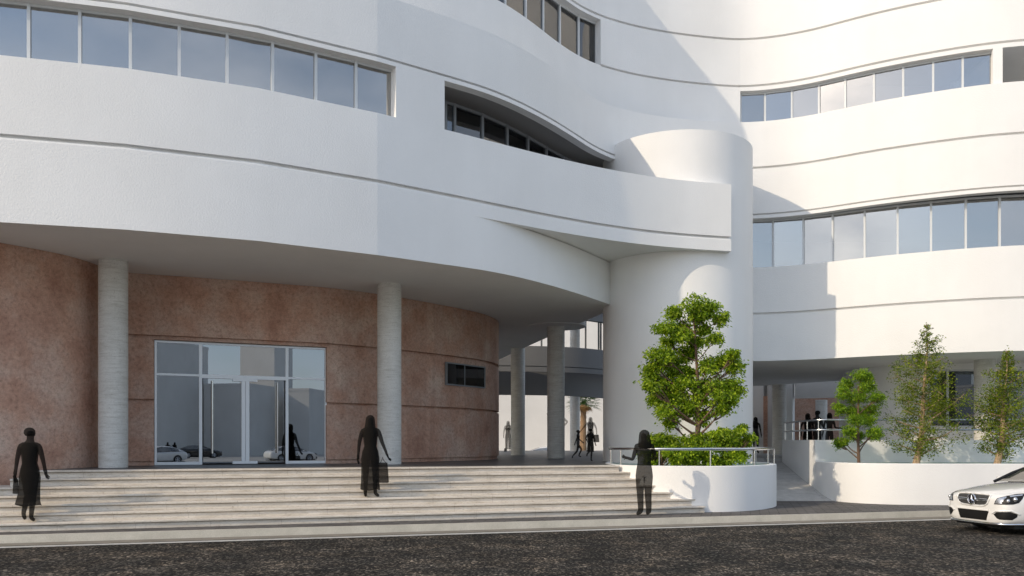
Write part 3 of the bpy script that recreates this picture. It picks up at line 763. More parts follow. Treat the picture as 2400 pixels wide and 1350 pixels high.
leafy_tree('shrub', 'wide green shrub right of the planter tree with a raised tip', 'shrub', (5.3, 21.2, Z(-.66)), (5.3, 21.2, Z(-.2)), [(1688, 1036, 18), (1708, 1030, 19), (1727, 1046, 18), (1728, 1012, 10), (1738, 1003, 7), (1696, 1012, 12), (1672, 1018, 10), (1745, 1036, 11), (1710, 1066, 21), (1735, 1066, 13), (1690, 1078, 16), (1754, 1024, 7)], 21.2, 10000, .078, M['leaf'], M['bark'], .035, 7, 'shrubs at the foot of the planter tree', .3, .015, 3, True)
def z7(l, s=3.75): return [(1900 + a / s, 750 + b / s, r / s) for a, b, r in l]
rnd = z7([(430, 490, 62), (500, 510, 40), (350, 560, 50), (500, 590, 60), (300, 650, 55), (430, 680, 80), (560, 690, 60), (260, 770, 50), (400, 800, 80), (560, 790, 65), (350, 880, 52), (480, 870, 52),
          (300, 980, 52), (280, 1075, 42), (430, 1020, 42), (520, 985, 55), (610, 1000, 46), (340, 1060, 30)])
leafy_tree('planter_tree', 'small rounded bright green tree with slim trunk, nearest the ramp', 'tree', (9.43, 23.2, Z(-.62)), pix(2012, 905, 23.2), rnd, 23.2, 24000, .055, M['leaf2'], M['bark'], .045, 11, None, .4, grow=1.15)

def sparse_tree(label, bx, by, tx, ty, D, wid, seed, n):
    rng = random.Random(seed)
    b = Vector(pix(bx, by, D)); b.z = Z(-.62); tp_ = Vector(pix(tx, ty, D)); H = tp_.z - b.z
    t = thing('planter_tree', label, 'tree', b, 'sparse young trees in the long planter')
    tr, fo = MB(), MB(); pts = []
    for i in range(21):
        s = i / 20; p = b.lerp(tp_, s); lean = (1 - s) * s * 4 * .05; p.x += lean * H * .55 + .03 * math.sin(s * 9)
        pts.append(p)
    tr.tube(pts, [.086 * (1 - i / 20) ** 1.15 + .007 for i in range(21)], 9)
    sprays = []
    for i in range(46):
        s = .06 + .92 * (i / 45) ** .95
        k = s * 20; p = pts[int(k)].lerp(pts[min(20, int(k) + 1)], k - int(k))
        a = i * 2.399 + rng.uniform(-.4, .4)
        prof = min(1, .55 + (s - .06) * 2.6) if s < .25 else (1 - (s - .25) / .76) ** .95
        L_ = wid * max(.10, prof) * rng.uniform(.65, 1.12)
        e = p + Vector((math.cos(a) * L_, math.sin(a) * L_ * .75, L_ * rng.uniform(.3, .7)))
        bp = branch(tr, p, e, max(.006, .036 * (1 - s) ** 1.2), .004, rng, .08, 6)
        for q in range(2, 7):
            for _ in range(4):
                c = bp[q] + Vector((rng.gauss(0, 1), rng.gauss(0, 1), rng.gauss(0, .9))) * L_ * .17
                if rng.random() < .3: branch(tr, bp[q], c, .005, .002, rng, .05, 2)
                sprays.append((c, rng.uniform(.08, .19) * min(1, .3 + L_ / wid)))
    for i in range(12):
        sprays.append((pts[20 - i // 3] + Vector((rng.gauss(0, .05), rng.gauss(0, .05), rng.gauss(0, .06))), .04))
    leaf_cloud(fo, sprays, n, .060, rng, .15, .3)
    mesh_obj('trunk', tr, M['bark2'], t); mesh_obj('crown', fo, M['leaf3'], t, 0)
sparse_tree('tall sparse olive-green tree with pale trunk, middle one of the long planter', 2146, 1086, 2170, 760, 22.9, 1.2, 21, 14000)
sparse_tree('thin sparse tree with pale trunk behind the parked white car', 2336, 1086, 2357, 820, 22.9, 1.0, 22, 12500)

# palm beyond the passage
def palm():
    b = Vector((5.12, 62, -.01)); top = Vector((5.2, 62, Z(2.75)))
    t = thing('palm_tree', 'fan palm standing beyond the covered passage', 'palm tree', b)
    tr = MB(); n = 24
    tr.tube([b.lerp(top, i / n) for i in range(n + 1)], [.27 + (.03 if i % 2 else 0) - .08 * i / n for i in range(n + 1)], 10); mesh_obj('trunk', tr, M['palmt'], t)
    rng = random.Random(4); fo, dr = MB(), MB()
    for i in range(46):
        a = i * 2.399; el = R(70 - 115 * i / 46); dd = Vector((math.cos(a) * math.cos(el), math.sin(a) * math.cos(el), math.sin(el)))
        mbx = fo if i < 36 else dr
        c = top + dd * (.75 if i < 36 else .35); sd = dd.cross(Vector((0, 0, 1)));  sd = sd.normalized() if sd.length > .01 else Vector((1, 0, 0)); up = sd.cross(dd)
        mbx.tube([top, c], [.025, .012], 5)
        for k in range(17):
            th = R(-85 + 170 * k / 16); L_ = (.85 if i < 36 else .6) * (1 - .35 * abs(th) / 1.5)
            v = (dd * math.cos(th) + sd * math.sin(th)).normalized(); e = c + v * L_ + Vector((0, 0, -.22 * L_)) + up * rng.uniform(-.06, .06)
            w = up.cross(v).normalized() * .025; m_ = c + v * L_ * .55
            mbx.add([c, m_ + w, e, m_ - w], [(0, 1, 2, 3)])
    mesh_obj('crown', fo, M['frond'], t, 0); mesh_obj('dry_skirt', dr, M['thatch'], t, 0)
palm()

# ------------------------------------------------------------------ other buildings
def block(label, corner, la, lb, h, ta=(-1, 0), tb=(0, 1)):
    """corner nearest the viewer, wall lengths la along ta and lb along tb"""
    c = Vector(corner); a = Vector(ta).normalized() * la; b = Vector(tb).normalized() * lb
    t = thing('apartment_block', label, 'building', ((c + a / 2 + b / 2).x, (c + a / 2 + b / 2).y, -.02))
    q = [c, c + a, c + a + b, c + b]; mid = (c + c + a + b) / 2
    mesh_obj('wall', MB().slab([(p.x, p.y) for p in q], -.02, h), M['block'], t, 0)
    q2 = [mid + (p - mid) * 1.012 for p in q]
    mesh_obj('roof_parapet', MB().slab([(p.x, p.y) for p in q2], h, h + .35), M['block'], t, 0)
block('plain cream apartment block seen through the passage behind the palm', (26, 78), 40, 14, 18)
TA, TB = (-.52, -.85), (.85, -.52)
block('tall shaded block mirrored in the left entrance sidelight', (28.6, -55), 8, 12.5, 13.6, TA, TB)
block('low sunlit block mirrored in the left door leaf', (41.2, -55), 6.2, 8, 8.8, TA, TB)
block('slim tall block mirrored in the right door leaf', (48.8, -61), 5, 6, 17, TA, TB)
block('low block mirrored in the right entrance sidelight', (50.2, -55), 3.6, 9, 8.6, TA, TB)

# ------------------------------------------------------------------ people
def skin_mesh(verts, edges, radii, root=0, sub=1):
    me = bpy.data.meshes.new('figure_tmp'); me.from_pydata(verts, edges, [])
    o = bpy.data.objects.new('figure_tmp', me); COL.objects.link(o)
    o.modifiers.new('skin', 'SKIN'); sv = me.skin_vertices[0].data
    for i, r in enumerate(radii):
        sv[i].radius = r if isinstance(r, tuple) else (r, r); sv[i].use_root = (i == root)
    s = o.modifiers.new('sub', 'SUBSURF'); s.levels = sub; s.render_levels = sub
    bpy.context.view_layer.update()
    ev = o.evaluated_get(bpy.context.evaluated_depsgraph_get())
    out = bpy.data.meshes.new_from_object(ev)
    bpy.data.objects.remove(o); bpy.data.meshes.remove(me)
    return out

def person(label, loc, H, rz=0., pose=None, skirt=None, hair=None, group='dark figures on foot', slim=1., leg=1., fm='figure'):
    """pose: joint -> (x, y, z) for a 1.7 m figure; front is -Y, x is to the viewer's right when the front faces the camera"""
    J = dict(pelvis=(0, 0, .92), waist=(0, .005, 1.06), chest=(0, 0, 1.22), upper=(0, .005, 1.36), neck=(0, 0, 1.47), chin=(0, -.015, 1.535), head=(0, -.012, 1.60), crown=(0, 0, 1.655), nose=(0, -.105, 1.585),
             sl=(-.165, 0, 1.385), sr=(.165, 0, 1.385), el=(-.225, .02, 1.13), er=(.225, .02, 1.13), wl=(-.245, -.04, .90), wr=(.245, -.04, .90),
             hl=(-.085, 0, .88), hr=(.085, 0, .88), kl=(-.095, -.01, .49), kr=(.095, -.01, .49), al=(-.10, .03, .085), ar=(.10, .03, .085), tl=(-.11, -.12, .03), tr=(.11, -.12, .03))
    if pose: J.update(pose)
    V, Ed, Rr, idx = [], [], [], {}
    def v(n, p, r, par=None):
        idx[n] = len(V); V.append(tuple(p)); Rr.append(r)
        if par is not None: Ed.append((idx[par], idx[n]))
    v('pelvis', J['pelvis'], (.145 * slim, .11)); v('waist', J['waist'], (.115 * slim, .088), 'pelvis'); v('chest', J['chest'], (.135 * slim, .10), 'waist')
    v('upper', J['upper'], (.125 * slim, .085), 'chest'); v('neck', J['neck'], .052, 'upper'); v('chin', J['chin'], (.062, .07), 'neck'); v('head', J['head'], (.076, .092), 'chin'); v('crown', J['crown'], (.055, .065), 'head')
    v('nose', J['nose'], .014, 'head')
    for s in 'lr':
        v('s' + s, J['s' + s], .058, 'upper'); v('e' + s, J['e' + s], .040, 's' + s); v('w' + s, J['w' + s], .028, 'e' + s)
        e, w = Vector(J['e' + s]), Vector(J['w' + s]); d = (w - e).normalized()
        sd = d.cross(Vector((1, 0, 0)) if abs(d.x) < .8 else Vector((0, 1, 0))).normalized(); nn = d.cross(sd)
        pm_ = w + d * .075; v('p' + s, pm_, (.034, .02), 'w' + s)
        for k, (o_, L_) in enumerate(((-.027, .055), (-.009, .075), (.009, .070), (.027, .052))):
            b_ = pm_ + sd * o_ + d * .02
            v('f%s%d' % (s, k), b_, .0105, 'p' + s); v('g%s%d' % (s, k), b_ + d * L_ * .55 + nn * .008 * k, .0095, 'f%s%d' % (s, k)); v('h%s%d' % (s, k), b_ + d * L_ + nn * (.02 + .006 * k), .008, 'g%s%d' % (s, k))
        th = w + d * .03 - sd * .034; v('t1' + s, th, .011, 'w' + s); v('t2' + s, th + d * .035 - sd * .018, .0095, 't1' + s)
        v('h' + s, J['h' + s], .095 * slim * leg ** .3, 'pelvis'); v('k' + s, J['k' + s], .062 * leg, 'h' + s); v('a' + s, J['a' + s], .038 * leg * leg, 'k' + s); v('x' + s, J['t' + s], (.038, .028), 'a' + s)
    me = skin_mesh(V, Ed, Rr)
    me.name = 'body'; me.materials.clear(); me.materials.append(M[fm])
    me.polygons.foreach_set('use_smooth', [True] * len(me.polygons))
    t = thing('person', label, 'person', loc, group, rz); t.scale = (H / 1.7,) * 3
    o = bpy.data.objects.new('body', me); COL.objects.link(o); o.parent = t
    def loc_mesh(name, mb): return mesh_obj(name, mb, M[fm], t, 60, True)
    if skirt:
        n = 20; vs = []
        for (cx, cy, z, rx, ry) in skirt:
            for k in range(n):
                a = 2 * math.pi * k / n; fl = 1 + .05 * math.sin(a * 5) * (1 if z < .7 else .2); vs.append((cx + rx * fl * math.cos(a), cy + ry * fl * math.sin(a), z + (.018 * math.sin(3 * a) if z < .5 else 0)))
        m_ = len(skirt); fs = [(i * n + k, i * n + (k + 1) % n, (i + 1) * n + (k + 1) % n, (i + 1) * n + k) for i in range(m_ - 1) for k in range(n)]
        fs += [tuple(range(n)), tuple((m_ - 1) * n + k for k in range(n))]
        loc_mesh('dress', MB().add(vs, fs))
    if hair:
        hx, hy, hz = J['head']; n = 18; vs = []
        for (cx, cy, z, rx, ry) in hair:
            for k in range(n):
                a = 2 * math.pi * k / n; vs.append((hx + cx + rx * math.cos(a), hy + cy + ry * math.sin(a), hz + z))
        m_ = len(hair); fs = [(i * n + k, i * n + (k + 1) % n, (i + 1) * n + (k + 1) % n, (i + 1) * n + k) for i in range(m_ - 1) for k in range(n)]
        fs += [tuple(range(n)), tuple((m_ - 1) * n + k for k in range(n))]
        loc_mesh('hair', MB().add(vs, fs))
    return t

WAVY = [(0, .04, -.27, .10, .06), (0, .04, -.20, .145, .09), (0, .035, -.10, .125, .10), (0, .02, 0, .108, .115), (0, .02, .06, .095, .11), (0, .02, .10, .055, .07), (0, .02, .115, .02, .03)]
TOP = [(0, 0, 1.18, .142, .108), (0, 0, 1.30, .158, .108), (0, 0, 1.385, .14, .09), (0, 0, 1.43, .075, .065)]
BUN = [(0, .0, -.05, .075, .085), (0, .02, 0, .092, .105), (0, .02, .05, .085, .10), (0, .02, .085, .055, .07), (0, .02, .10, .02, .03)]
LONG = [(0, .06, -.42, .10, .035), (0, .06, -.34, .135, .06), (0, .05, -.22, .13, .075), (0, .035, -.10, .105, .09), (0, .02, 0, .095, .105), (0, .02, .05, .085, .10), (0, .02, .085, .055, .07), (0, .02, .10, .02, .03)]
MID = [(0, .05, -.20, .085, .05), (0, .045, -.13, .11, .08), (0, .03, -.05, .10, .095), (0, .02, 0, .095, .105), (0, .02, .05, .085, .10), (0, .02, .085, .055, .07), (0, .02, .10, .02, .03)]
FLARE = [(.02, 0, .31, .225, .15), (.02, 0, .40, .20, .14), (.0, 0, .58, .175, .135), (0, 0, .8, .185, .135), (0, 0, .95, .16, .12), (0, 0, 1.06, .13, .10)] + TOP
LONGSK = [(0, 0, .17, .20, .14), (0, 0, .32, .185, .135), (0, 0, .55, .18, .13), (0, 0, .8, .19, .135), (0, 0, .95, .165, .12), (0, 0, 1.06, .125, .098)] + TOP
ABAYA = [(0, 0, .14, .17, .13), (0, 0, .4, .165, .125), (0, 0, .8, .17, .12), (0, 0, 1.05, .14, .10), (0, 0, 1.3, .16, .10)]
DRESS = [(0, 0, .50, .20, .15), (0, 0, .60, .185, .14), (0, 0, .8, .165, .125), (0, 0, .95, .145, .11), (0, 0, 1.06, .12, .095)] + TOP

def bag(label, c, w, h, strap_to=None, d=.10, name='handbag'):
    t = thing(name, label, 'bag', c, None)
    b = MB(); b.add([(-w / 2, -d / 2, 0), (w / 2, -d / 2, 0), (w / 2, d / 2, 0), (-w / 2, d / 2, 0), (-w * .38, -d * .3, h), (w * .38, -d * .3, h), (w * .38, d * .3, h), (-w * .38, d * .3, h)],
          [(3, 2, 1, 0), (4, 5, 6, 7), (0, 1, 5, 4), (1, 2, 6, 5), (2, 3, 7, 6), (3, 0, 4, 7)])
    bo = mesh_obj('bag_body', b, M['figure'], t, 0, True)
    bv = bo.modifiers.new('edges', 'BEVEL'); bv.width = .018; bv.segments = 2
    if strap_to:
        p = Vector(strap_to) - Vector(c)
        mesh_obj('strap', MB().tube([(-w * .25, 0, h - .01), (p.x - .012, p.y, p.z - .05), (p.x, p.y, p.z), (p.x + .012, p.y, p.z - .05), (w * .25, 0, h - .01)], .007, 6), M['figure'], t, 60, True)
    return t

# woman on the left of the stairs, walking up, seen from behind
x, D = 70, 15.46
person('short-haired woman in tee and flared skirt carrying a small purse on the bottom step', ((x - 1200) / F * D, D, Z(-1.458)), 1.72, math.pi,
       dict(el=(-.235, .0, 1.12), wl=(-.245, -.06, .93), er=(.215, .02, 1.14), wr=(.255, .01, .88), kr=(.07, -.06, .50), ar=(.05, .12, .16), tr=(.05, .05, .06), al=(-.02, 0, .085), tl=(-.02, -.11, .03), kl=(-.05, -.02, .49),
            ), FLARE, BUN)
c = ((x - 1200) / F * D - .255, D, Z(-1.458) + .52)
bag('slim dark purse held by the woman in the flared skirt', c, .10, .27, ((x - 1200) / F * D - .255, D, Z(-1.458) + .86), .07, 'purse')
# woman with the shopping bag
x, D = 868, 17.78
person('long-haired woman in a long skirt on the stairs below the second column', ((x - 1200) / F * D, D, Z(-1.158)), 1.72, math.pi,
       dict(er=(.225, .02, 1.12), wr=(.25, .0, .86), el=(-.245, .0, 1.13), wl=(-.335, -.03, .90), al=(-.11, .05, .085), tl=(-.16, -.08, .035), ar=(.10, .03, .085), tr=(.11, -.10, .03)), LONGSK, LONG)
xx = (898 - 1200) / F * D
bag('dark shopping bag in the hand of the long-haired woman', (xx, D, Z(-1.158) + .31), .23, .42, (xx - .012, D, Z(-1.158) + .845), .12, 'shopping_bag')
# figure at the planter, talking with both hands
x, D = 1510, 18.60
person('wavy-haired figure in trousers gesturing in front of the bottom step beside the round planter', ((x - 1200) / F * D, D, ZP), 1.86, math.pi + .25,
       dict(el=(-.245, .0, 1.12), wl=(-.29, -.24, 1.13), er=(.245, .0, 1.12), wr=(.30, -.22, 1.16), kl=(-.085, -.01, .49), kr=(.085, -.01, .49), al=(-.085, .03, .09), ar=(.085, .03, .09)), None, WAVY, leg=1.28, slim=1.25)
# passage
x, D = 1384, 24.3
ch = person('little girl in a short dress running through the covered passage', ((x - 1200) / F * D, D, Z(-.558)), .95, math.pi * .85,
       dict(er=(.25, .04, 1.18), wr=(.17, -.04, 1.0), el=(-.22, .02, 1.15), wl=(-.23, -.06, .95), kr=(.10, -.06, .50), ar=(.09, .25, .38), tr=(.09, .27, .27), al=(-.03, .0, .085), kl=(-.06, 0, .49), tl=(-.04, -.14, .04)), DRESS, BUN, 'dark figures on foot', .85)
x, D = 1355, 26.2
person('running child leaning forward in front of the palm', ((x - 1200) / F * D, D, Z(-.558)), .93, math.pi * .4,
       dict(el=(-.30, -.12, 1.18), wl=(-.34, -.30, 1.05), er=(.22, .15, 1.18), wr=(.24, .22, .98), kl=(-.09, -.22, .62), al=(-.10, -.06, .25), tl=(-.1, -.2, .2), kr=(.09, .08, .50), ar=(.09, .35, .22), tr=(.09, .37, .10)), None, BUN, 'dark figures on foot', .9)
x, D = 1384, 48
person('tall long-haired woman walking at the far end of the passage', ((x - 1200) / F * D, D, Z(-.558)), 1.97, math.pi, dict(el=(-.28, .0, 1.15), wl=(-.30, .0, .92), er=(.36, 0, 1.16), wr=(.55, -.03, .93), kl=(-.12, -.12, .5), kr=(.14, .1, .5), ar=(.22, .25, .1), al=(-.15, -.1, .085)), DRESS, LONG, slim=1.2, fm='figure_far')
bag('dark handbag on the arm of the tall woman in the passage', ((1398 - 1200) / F * D, D, Z(-.558) + .55), .32, .42, ((1398 - 1200) / F * D, D, Z(-.558) + 1.05), .14)
x, D = 1191, 50
person('long-robed woman half hidden by the far concrete column', ((x - 1200) / F * D, D, Z(-.558)), 1.80, math.pi, None, ABAYA, LONG, slim=1.15, fm='figure_far')
bag('small dark basket on the floor beside the robed woman', ((1184.5 - 1200) / F * D, D, Z(-.558)), .17, .20, None, .17, 'basket')
x, D = 1304, 31.5
person('figure behind the disc-topped column with one hand raised and one on the hip', ((x - 1200) / F * D, D, Z(-.558)), 1.82, 0., dict(el=(-.29, -.05, 1.22), wl=(-.30, -.15, 1.36), er=(.39, .02, 1.22), wr=(.20, -.03, 1.02)), LONGSK, MID, fm='figure_far')
# recess on the right
x, D = 1771, 41.5
person('slim long-haired figure in trousers in the dark doorway beside the tower', ((x - 1200) / F * D, D, Z(-.558)), 1.78, 0., None, None, LONG)
x, D = 1893, 33.2
person('figure on the left of the trio talking behind the handrail', ((x - 1200) / F * D, D, Z(-.558)), 1.68, math.pi, dict(er=(.28, 0, 1.13)), LONGSK, MID)
x, D = 1916, 33.6
person('tallest of the trio talking behind the handrail with hand held out', ((x - 1200) / F * D, D, Z(-.558)), 1.80, math.pi * 1.1, dict(el=(-.25, -.05, 1.14), wl=(-.42, -.16, 1.06)), None, BUN)
x, D = 1944, 33.0
person('figure on the right of the trio with one forearm stretched out', ((x - 1200) / F * D, D, Z(-.558)), 1.69, math.pi, dict(el=(-.23, -.03, 1.12), wl=(-.43, -.10, 1.10)), None, MID)
# across the street, mirrored in the entrance glass
person('woman in dress mirrored in the left sidelight with hand raised', (26.9, -48, -.012), 1.75, math.pi, dict(el=(-.3, 0, 1.2), wl=(-.45, 0, 1.3), er=(.3, 0, 1.2), wr=(.16, -.05, 1.02)), LONGSK, MID)
person('long-robed woman mirrored in the left sidelight beside the black car', (27.9, -48.4, -.012), 1.75, math.pi, None, ABAYA, LONG)

# ------------------------------------------------------------------ cars
def car_body():
    st = [  # s, half width, z bottom, z shoulder, z top
        (-.005, .28, .40, .52, .60), (0.0, .54, .27, .60, .69), (.02, .645, .215, .625, .725), (.06, .725, .195, .655, .755), (.13, .785, .185, .68, .785), (.26, .835, .18, .715, .815), (.42, .865, .18, .745, .845), (.65, .885, .18, .79, .885),
        (.95, .89, .18, .835, .925), (1.25, .89, .18, .865, .955), (1.6, .885, .18, .88, .97), (2.2, .885, .18, .895, .98), (3.0, .888, .19, .92, 1.0), (3.5, .89, .20, .93, 1.01), (3.95, .875, .22, .92, 1.02), (4.3, .84, .26, .88, 1.02),
        (4.5, .79, .31, .82, .98), (4.6, .68, .38, .74, .86), (4.63, .5, .45, .68, .78)]
    vs = []; n = None
    for s, w, zb, zs, zt in st:
        half = [(0, zb), (.55 * w, zb), (.86 * w, zb + .012), (.965 * w, zb + .07), (1.0 * w, zb + .45 * (zs - zb)), (.995 * w, zs - .06), (.955 * w, zs + .005), (.86 * w, zs + .55 * (zt - zs)), (.60 * w, zt - .012), (.3 * w, zt + .004), (0, zt + .008)]
        ring = [(2.31 - s, y, z) for y, z in half] + [(2.31 - s, -y, z) for y, z in half[-2:0:-1]]
        n = len(ring); vs += ring
    fs = [(i * n + k, i * n + (k + 1) % n, (i + 1) * n + (k + 1) % n, (i + 1) * n + k) for i in range(len(st) - 1) for k in range(n)]
    fs += [tuple(range(n))[::-1], tuple((len(st) - 1) * n + k for k in range(n))]
    me = bpy.data.meshes.new('tmp'); me.from_pydata(vs, [], fs)
    b0 = bmesh.new(); b0.from_mesh(me); bmesh.ops.recalc_face_normals(b0, faces=b0.faces); b0.to_mesh(me); b0.free()
    o = bpy.data.objects.new('tmp', me); COL.objects.link(o)
    s = o.modifiers.new('s', 'SUBSURF'); s.levels = 2; s.render_levels = 2
    bpy.context.view_layer.update()
    out = bpy.data.meshes.new_from_object(o.evaluated_get(bpy.context.evaluated_depsgraph_get()))
    bpy.data.objects.remove(o); bpy.data.meshes.remove(me)
    return out

def make_car(label, loc, rz, paint):
    t = thing('parked_car', label, 'car', loc, 'saloon cars', rz)
    me = car_body(); me.name = 'body'; me.materials.append(paint); me.polygons.foreach_set('use_smooth', [True] * len(me.polygons))
    # sculpt: hood power creases and a nose that drops round the grille
    bo = bpy.data.objects.new('body', me); COL.objects.link(bo); bo.parent = t
    bm = bmesh.new(); bm.from_mesh(me); bmesh.ops.triangulate(bm, faces=bm.faces); bvh = BVHTree.FromBMesh(bm); bm.free()
    def ray(y, z, direction=(-1, 0, 0), x0=3.5):
        d = Vector(direction).normalized(); o = Vector((2.0, y, z)) - d * 1.6 if direction != (-1, 0, 0) else Vector((x0, y, z))
        h = bvh.ray_cast(o, d); return h[0], h[1]
    def patch(name, poly, m, off=.006, parent=None, direction=(-1, 0, 0), mirror=False, cuts=5):
        for sg in ((1, -1) if mirror else (1,)):
            b2 = bmesh.new(); vv = [b2.verts.new((0, y * sg, z)) for y, z in poly]; b2.faces.new(vv)
            bmesh.ops.triangulate(b2, faces=b2.faces); bmesh.ops.subdivide_edges(b2, edges=b2.edges, cuts=cuts, use_grid_fill=True); bmesh.ops.triangulate(b2, faces=b2.faces)
            dr = (direction[0], direction[1] * sg, direction[2])
            for v in b2.verts:
                p, nn = ray(v.co.y, v.co.z, dr)
                if p is None: p, nn = Vector((2.2, v.co.y, v.co.z)), Vector((1, 0, 0))
                v.co = p + nn * off
            bmesh.ops.recalc_face_normals(b2, faces=b2.faces)
            mm = bpy.data.meshes.new(name); b2.to_mesh(mm); b2.free(); mm.materials.append(m); mm.polygons.foreach_set('use_smooth', [True] * len(mm.polygons))
            o = bpy.data.objects.new(name, mm); COL.objects.link(o); o.parent = parent or t
            res = o
        return res
    def rim(name, poly, m, r, off=.006, parent=None, mirror=False, closed=True, direction=(-1, 0, 0)):
        for sg in ((1, -1) if mirror else (1,)):
            pts = []; L_ = poly + [poly[0]] if closed else poly
            for a, b in zip(L_, L_[1:]):
                for k in range(5):
                    y, z = a[0] + (b[0] - a[0]) * k / 5, a[1] + (b[1] - a[1]) * k / 5
                    p, nn = ray(y * sg, z, (direction[0], direction[1] * sg, direction[2]))
                    if p is not None: pts.append(p + nn * off)
            p, nn = ray(L_[-1][0] * sg, L_[-1][1], (direction[0], direction[1] * sg, direction[2]))
            if p is not None: pts.append(p + nn * off)
            o = mesh_obj(name, MB().tube(pts, r, 6), m, parent or t, 60, True)
        return o
    gp = [(-.415, .70), (-.405, .725), (-.37, .735), (-.2, .742), (0, .744), (.2, .742), (.37, .735), (.405, .725), (.415, .70), (.405, .64), (.37, .575), (.31, .54), (.2, .528), (0, .524), (-.2, .528), (-.31, .54), (-.37, .575), (-.405, .64)]
    g = patch('grille', gp, M['grille'], .004, cuts=6)
    rim('grille_surround', gp, paint, .016, .008, g)
    for a, b in ((-.385, -.10), (.10, .385)):
        rim('grille_bar', [(a, .655), (b, .655)], M['chrome'], .013, .02, g, closed=False); rim('grille_bar', [(a, .628), (b, .628)], M['chrome'], .010, .018, g, closed=False)
    p, nn = ray(0, .642); em = MB()
    cx = p.x + .03
    em.tube([(cx, .098 * math.cos(a), .642 + .098 * math.sin(a)) for a in [2 * math.pi * k / 28 for k in range(29)]], .014, 8)
    for k in range(3):
        a = math.pi / 2 + k * 2 * math.pi / 3; tip = Vector((cx + .004, .092 * math.cos(a), .642 + .092 * math.sin(a)))
        s1 = Vector((cx + .004, .022 * math.cos(a + 1.05), .642 + .022 * math.sin(a + 1.05))); s2 = Vector((cx + .004, .022 * math.cos(a - 1.05), .642 + .022 * math.sin(a - 1.05))); c0 = Vector((cx + .018, 0, .642))
        em.add([tip, s1, c0, s2], [(0, 1, 2), (0, 2, 3), (0, 3, 1)])
    eo = mesh_obj('emblem', em, M['chrome'], g, 30, True)
    mesh_obj('emblem_disc', MB().add([(cx - .012, .098 * math.cos(a), .642 + .098 * math.sin(a)) for a in [2 * math.pi * k / 24 for k in range(24)]], [tuple(range(24))]), plain_black, g, 0, True)
    patch('hood_badge', [(-.022, .758), (.022, .758), (.022, .772), (-.022, .772)], M['chrome'], .004, cuts=1, direction=(-.6, 0, -.8)) if False else None
    patch('lower_intake', [(-.37, .445), (.37, .445), (.40, .42), (.335, .255), (-.335, .255), (-.40, .42)], M['black'], .004)
    rim('intake_rim', [(-.41, .45), (.41, .45)], paint, .014, .01, None, closed=False)
    patch('side_intake', [(.41, .385), (.48, .43), (.72, .445), (.80, .40), (.79, .35), (.73, .295), (.53, .295), (.48, .315)], M['black'], .005, mirror=True, direction=(-1, -.35, 0))
    rim('intake_rim', [(.37, .40), (.47, .45), (.73, .465), (.82, .40)], paint, .014, .008, None, True, False, (-1, -.35, 0))
    hl = [(.30, .575), (.325, .64), (.37, .69), (.55, .738), (.74, .775), (.86, .785), (.89, .762), (.86, .69), (.80, .615), (.70, .585), (.55, .578)]
    for sg in (1, -1):
        pass
    patch('headlight', hl, M['black'], .006, mirror=True, direction=(-1, -.75, 0))
    patch('headlight_trim', [(.325, .588), (.345, .64), (.385, .682), (.55, .728), (.56, .70), (.50, .665), (.475, .592)], M['lampsilver'], .010, mirror=True, direction=(-1, -.75, 0), cuts=3)
    patch('headlight_trim', [(.60, .74), (.76, .757), (.855, .768), (.85, .745), (.76, .735), (.64, .715)], M['lampsilver'], .010, mirror=True, direction=(-1, -.75, 0), cuts=3)
    for sg in (1, -1):
        for y, z, r in ((.60, .645, .040), (.73, .675, .046)):
            p, nn = ray(y * sg, z, (-1, -.75 * sg, 0))
            if p is not None:
                q = p + nn * .004; mesh_obj('lamp_lens', MB().lathe((q.x, q.y, q.z), [(.004, -r), (r * .6, -r * .8), (r, 0), (r * .6, r * .8), (.004, r)], 14), M['lampsilver'], t, 60, True)
    # chin splitter
    pts = []
    for k in range(25):
        y = -.80 + 1.6 * k / 24; p, nn = ray(y, .235)
        if p is not None: pts.append((p.x + .012, y, .205 - .01 * (1 - abs(y))))
    mesh_obj('chin_splitter', MB().tube(pts, .018, 6), M['chrome'], t, 60, True)
    pts2 = [(p_[0] - .02, p_[1], p_[2] - .03) for p_ in pts]
    mesh_obj('underbody', MB().box((.0, 0, .155), (4.1, 1.5, .07)), M['black'], t, 0, True)
    # cabin: glasshouse, roof, pillars
    cs = [(1.10, .70, .935, .70, .945), (1.5, .74, .96, .66, 1.12), (1.95, .76, .975, .60, 1.315), (2.4, .765, .985, .575, 1.405), (2.9, .765, .995, .565, 1.42), (3.4, .755, 1.0, .55, 1.36), (3.85, .72, 1.005, .54, 1.22), (4.25, .66, 1.0, .56, 1.04)]
    def ring(s, wb, zb, wr, zt): return [(wb, zb), ((wb * .55 + wr * .45), zb + .45 * (zt - zb)), (wr + .025, zb + .86 * (zt - zb)), (wr - .05, zt - .012), (wr * .5, zt + .012), (0, zt + .02)]
    vs = []; m_ = 11
    for row in cs:
        r_ = ring(*row); vs += [(2.31 - row[0], y, z) for y, z in r_] + [(2.31 - row[0], -y, z) for y, z in r_[-2::-1]]
    glz, rf = [], []
    for i in range(len(cs) - 1):
        for k in range(m_ - 1):
            q = (i * m_ + k, i * m_ + k + 1, (i + 1) * m_ + k + 1, (i + 1) * m_ + k)
            side = k in (0, 1, m_ - 2, m_ - 3); top = not side
            if (side and 1 <= i <= 5) or (top and i in (0, 1)) or (top and i in (5, 6) and k in (3, 4, 5, 6)): glz.append(q)
            else: rf.append(q)
    ro = mesh_obj('roof', MB().add(vs, rf), paint, t, 60, True)
    gb = MB().add(vs, glz); go = mesh_obj('windscreen', gb, M['cglass'], t, 60, True)
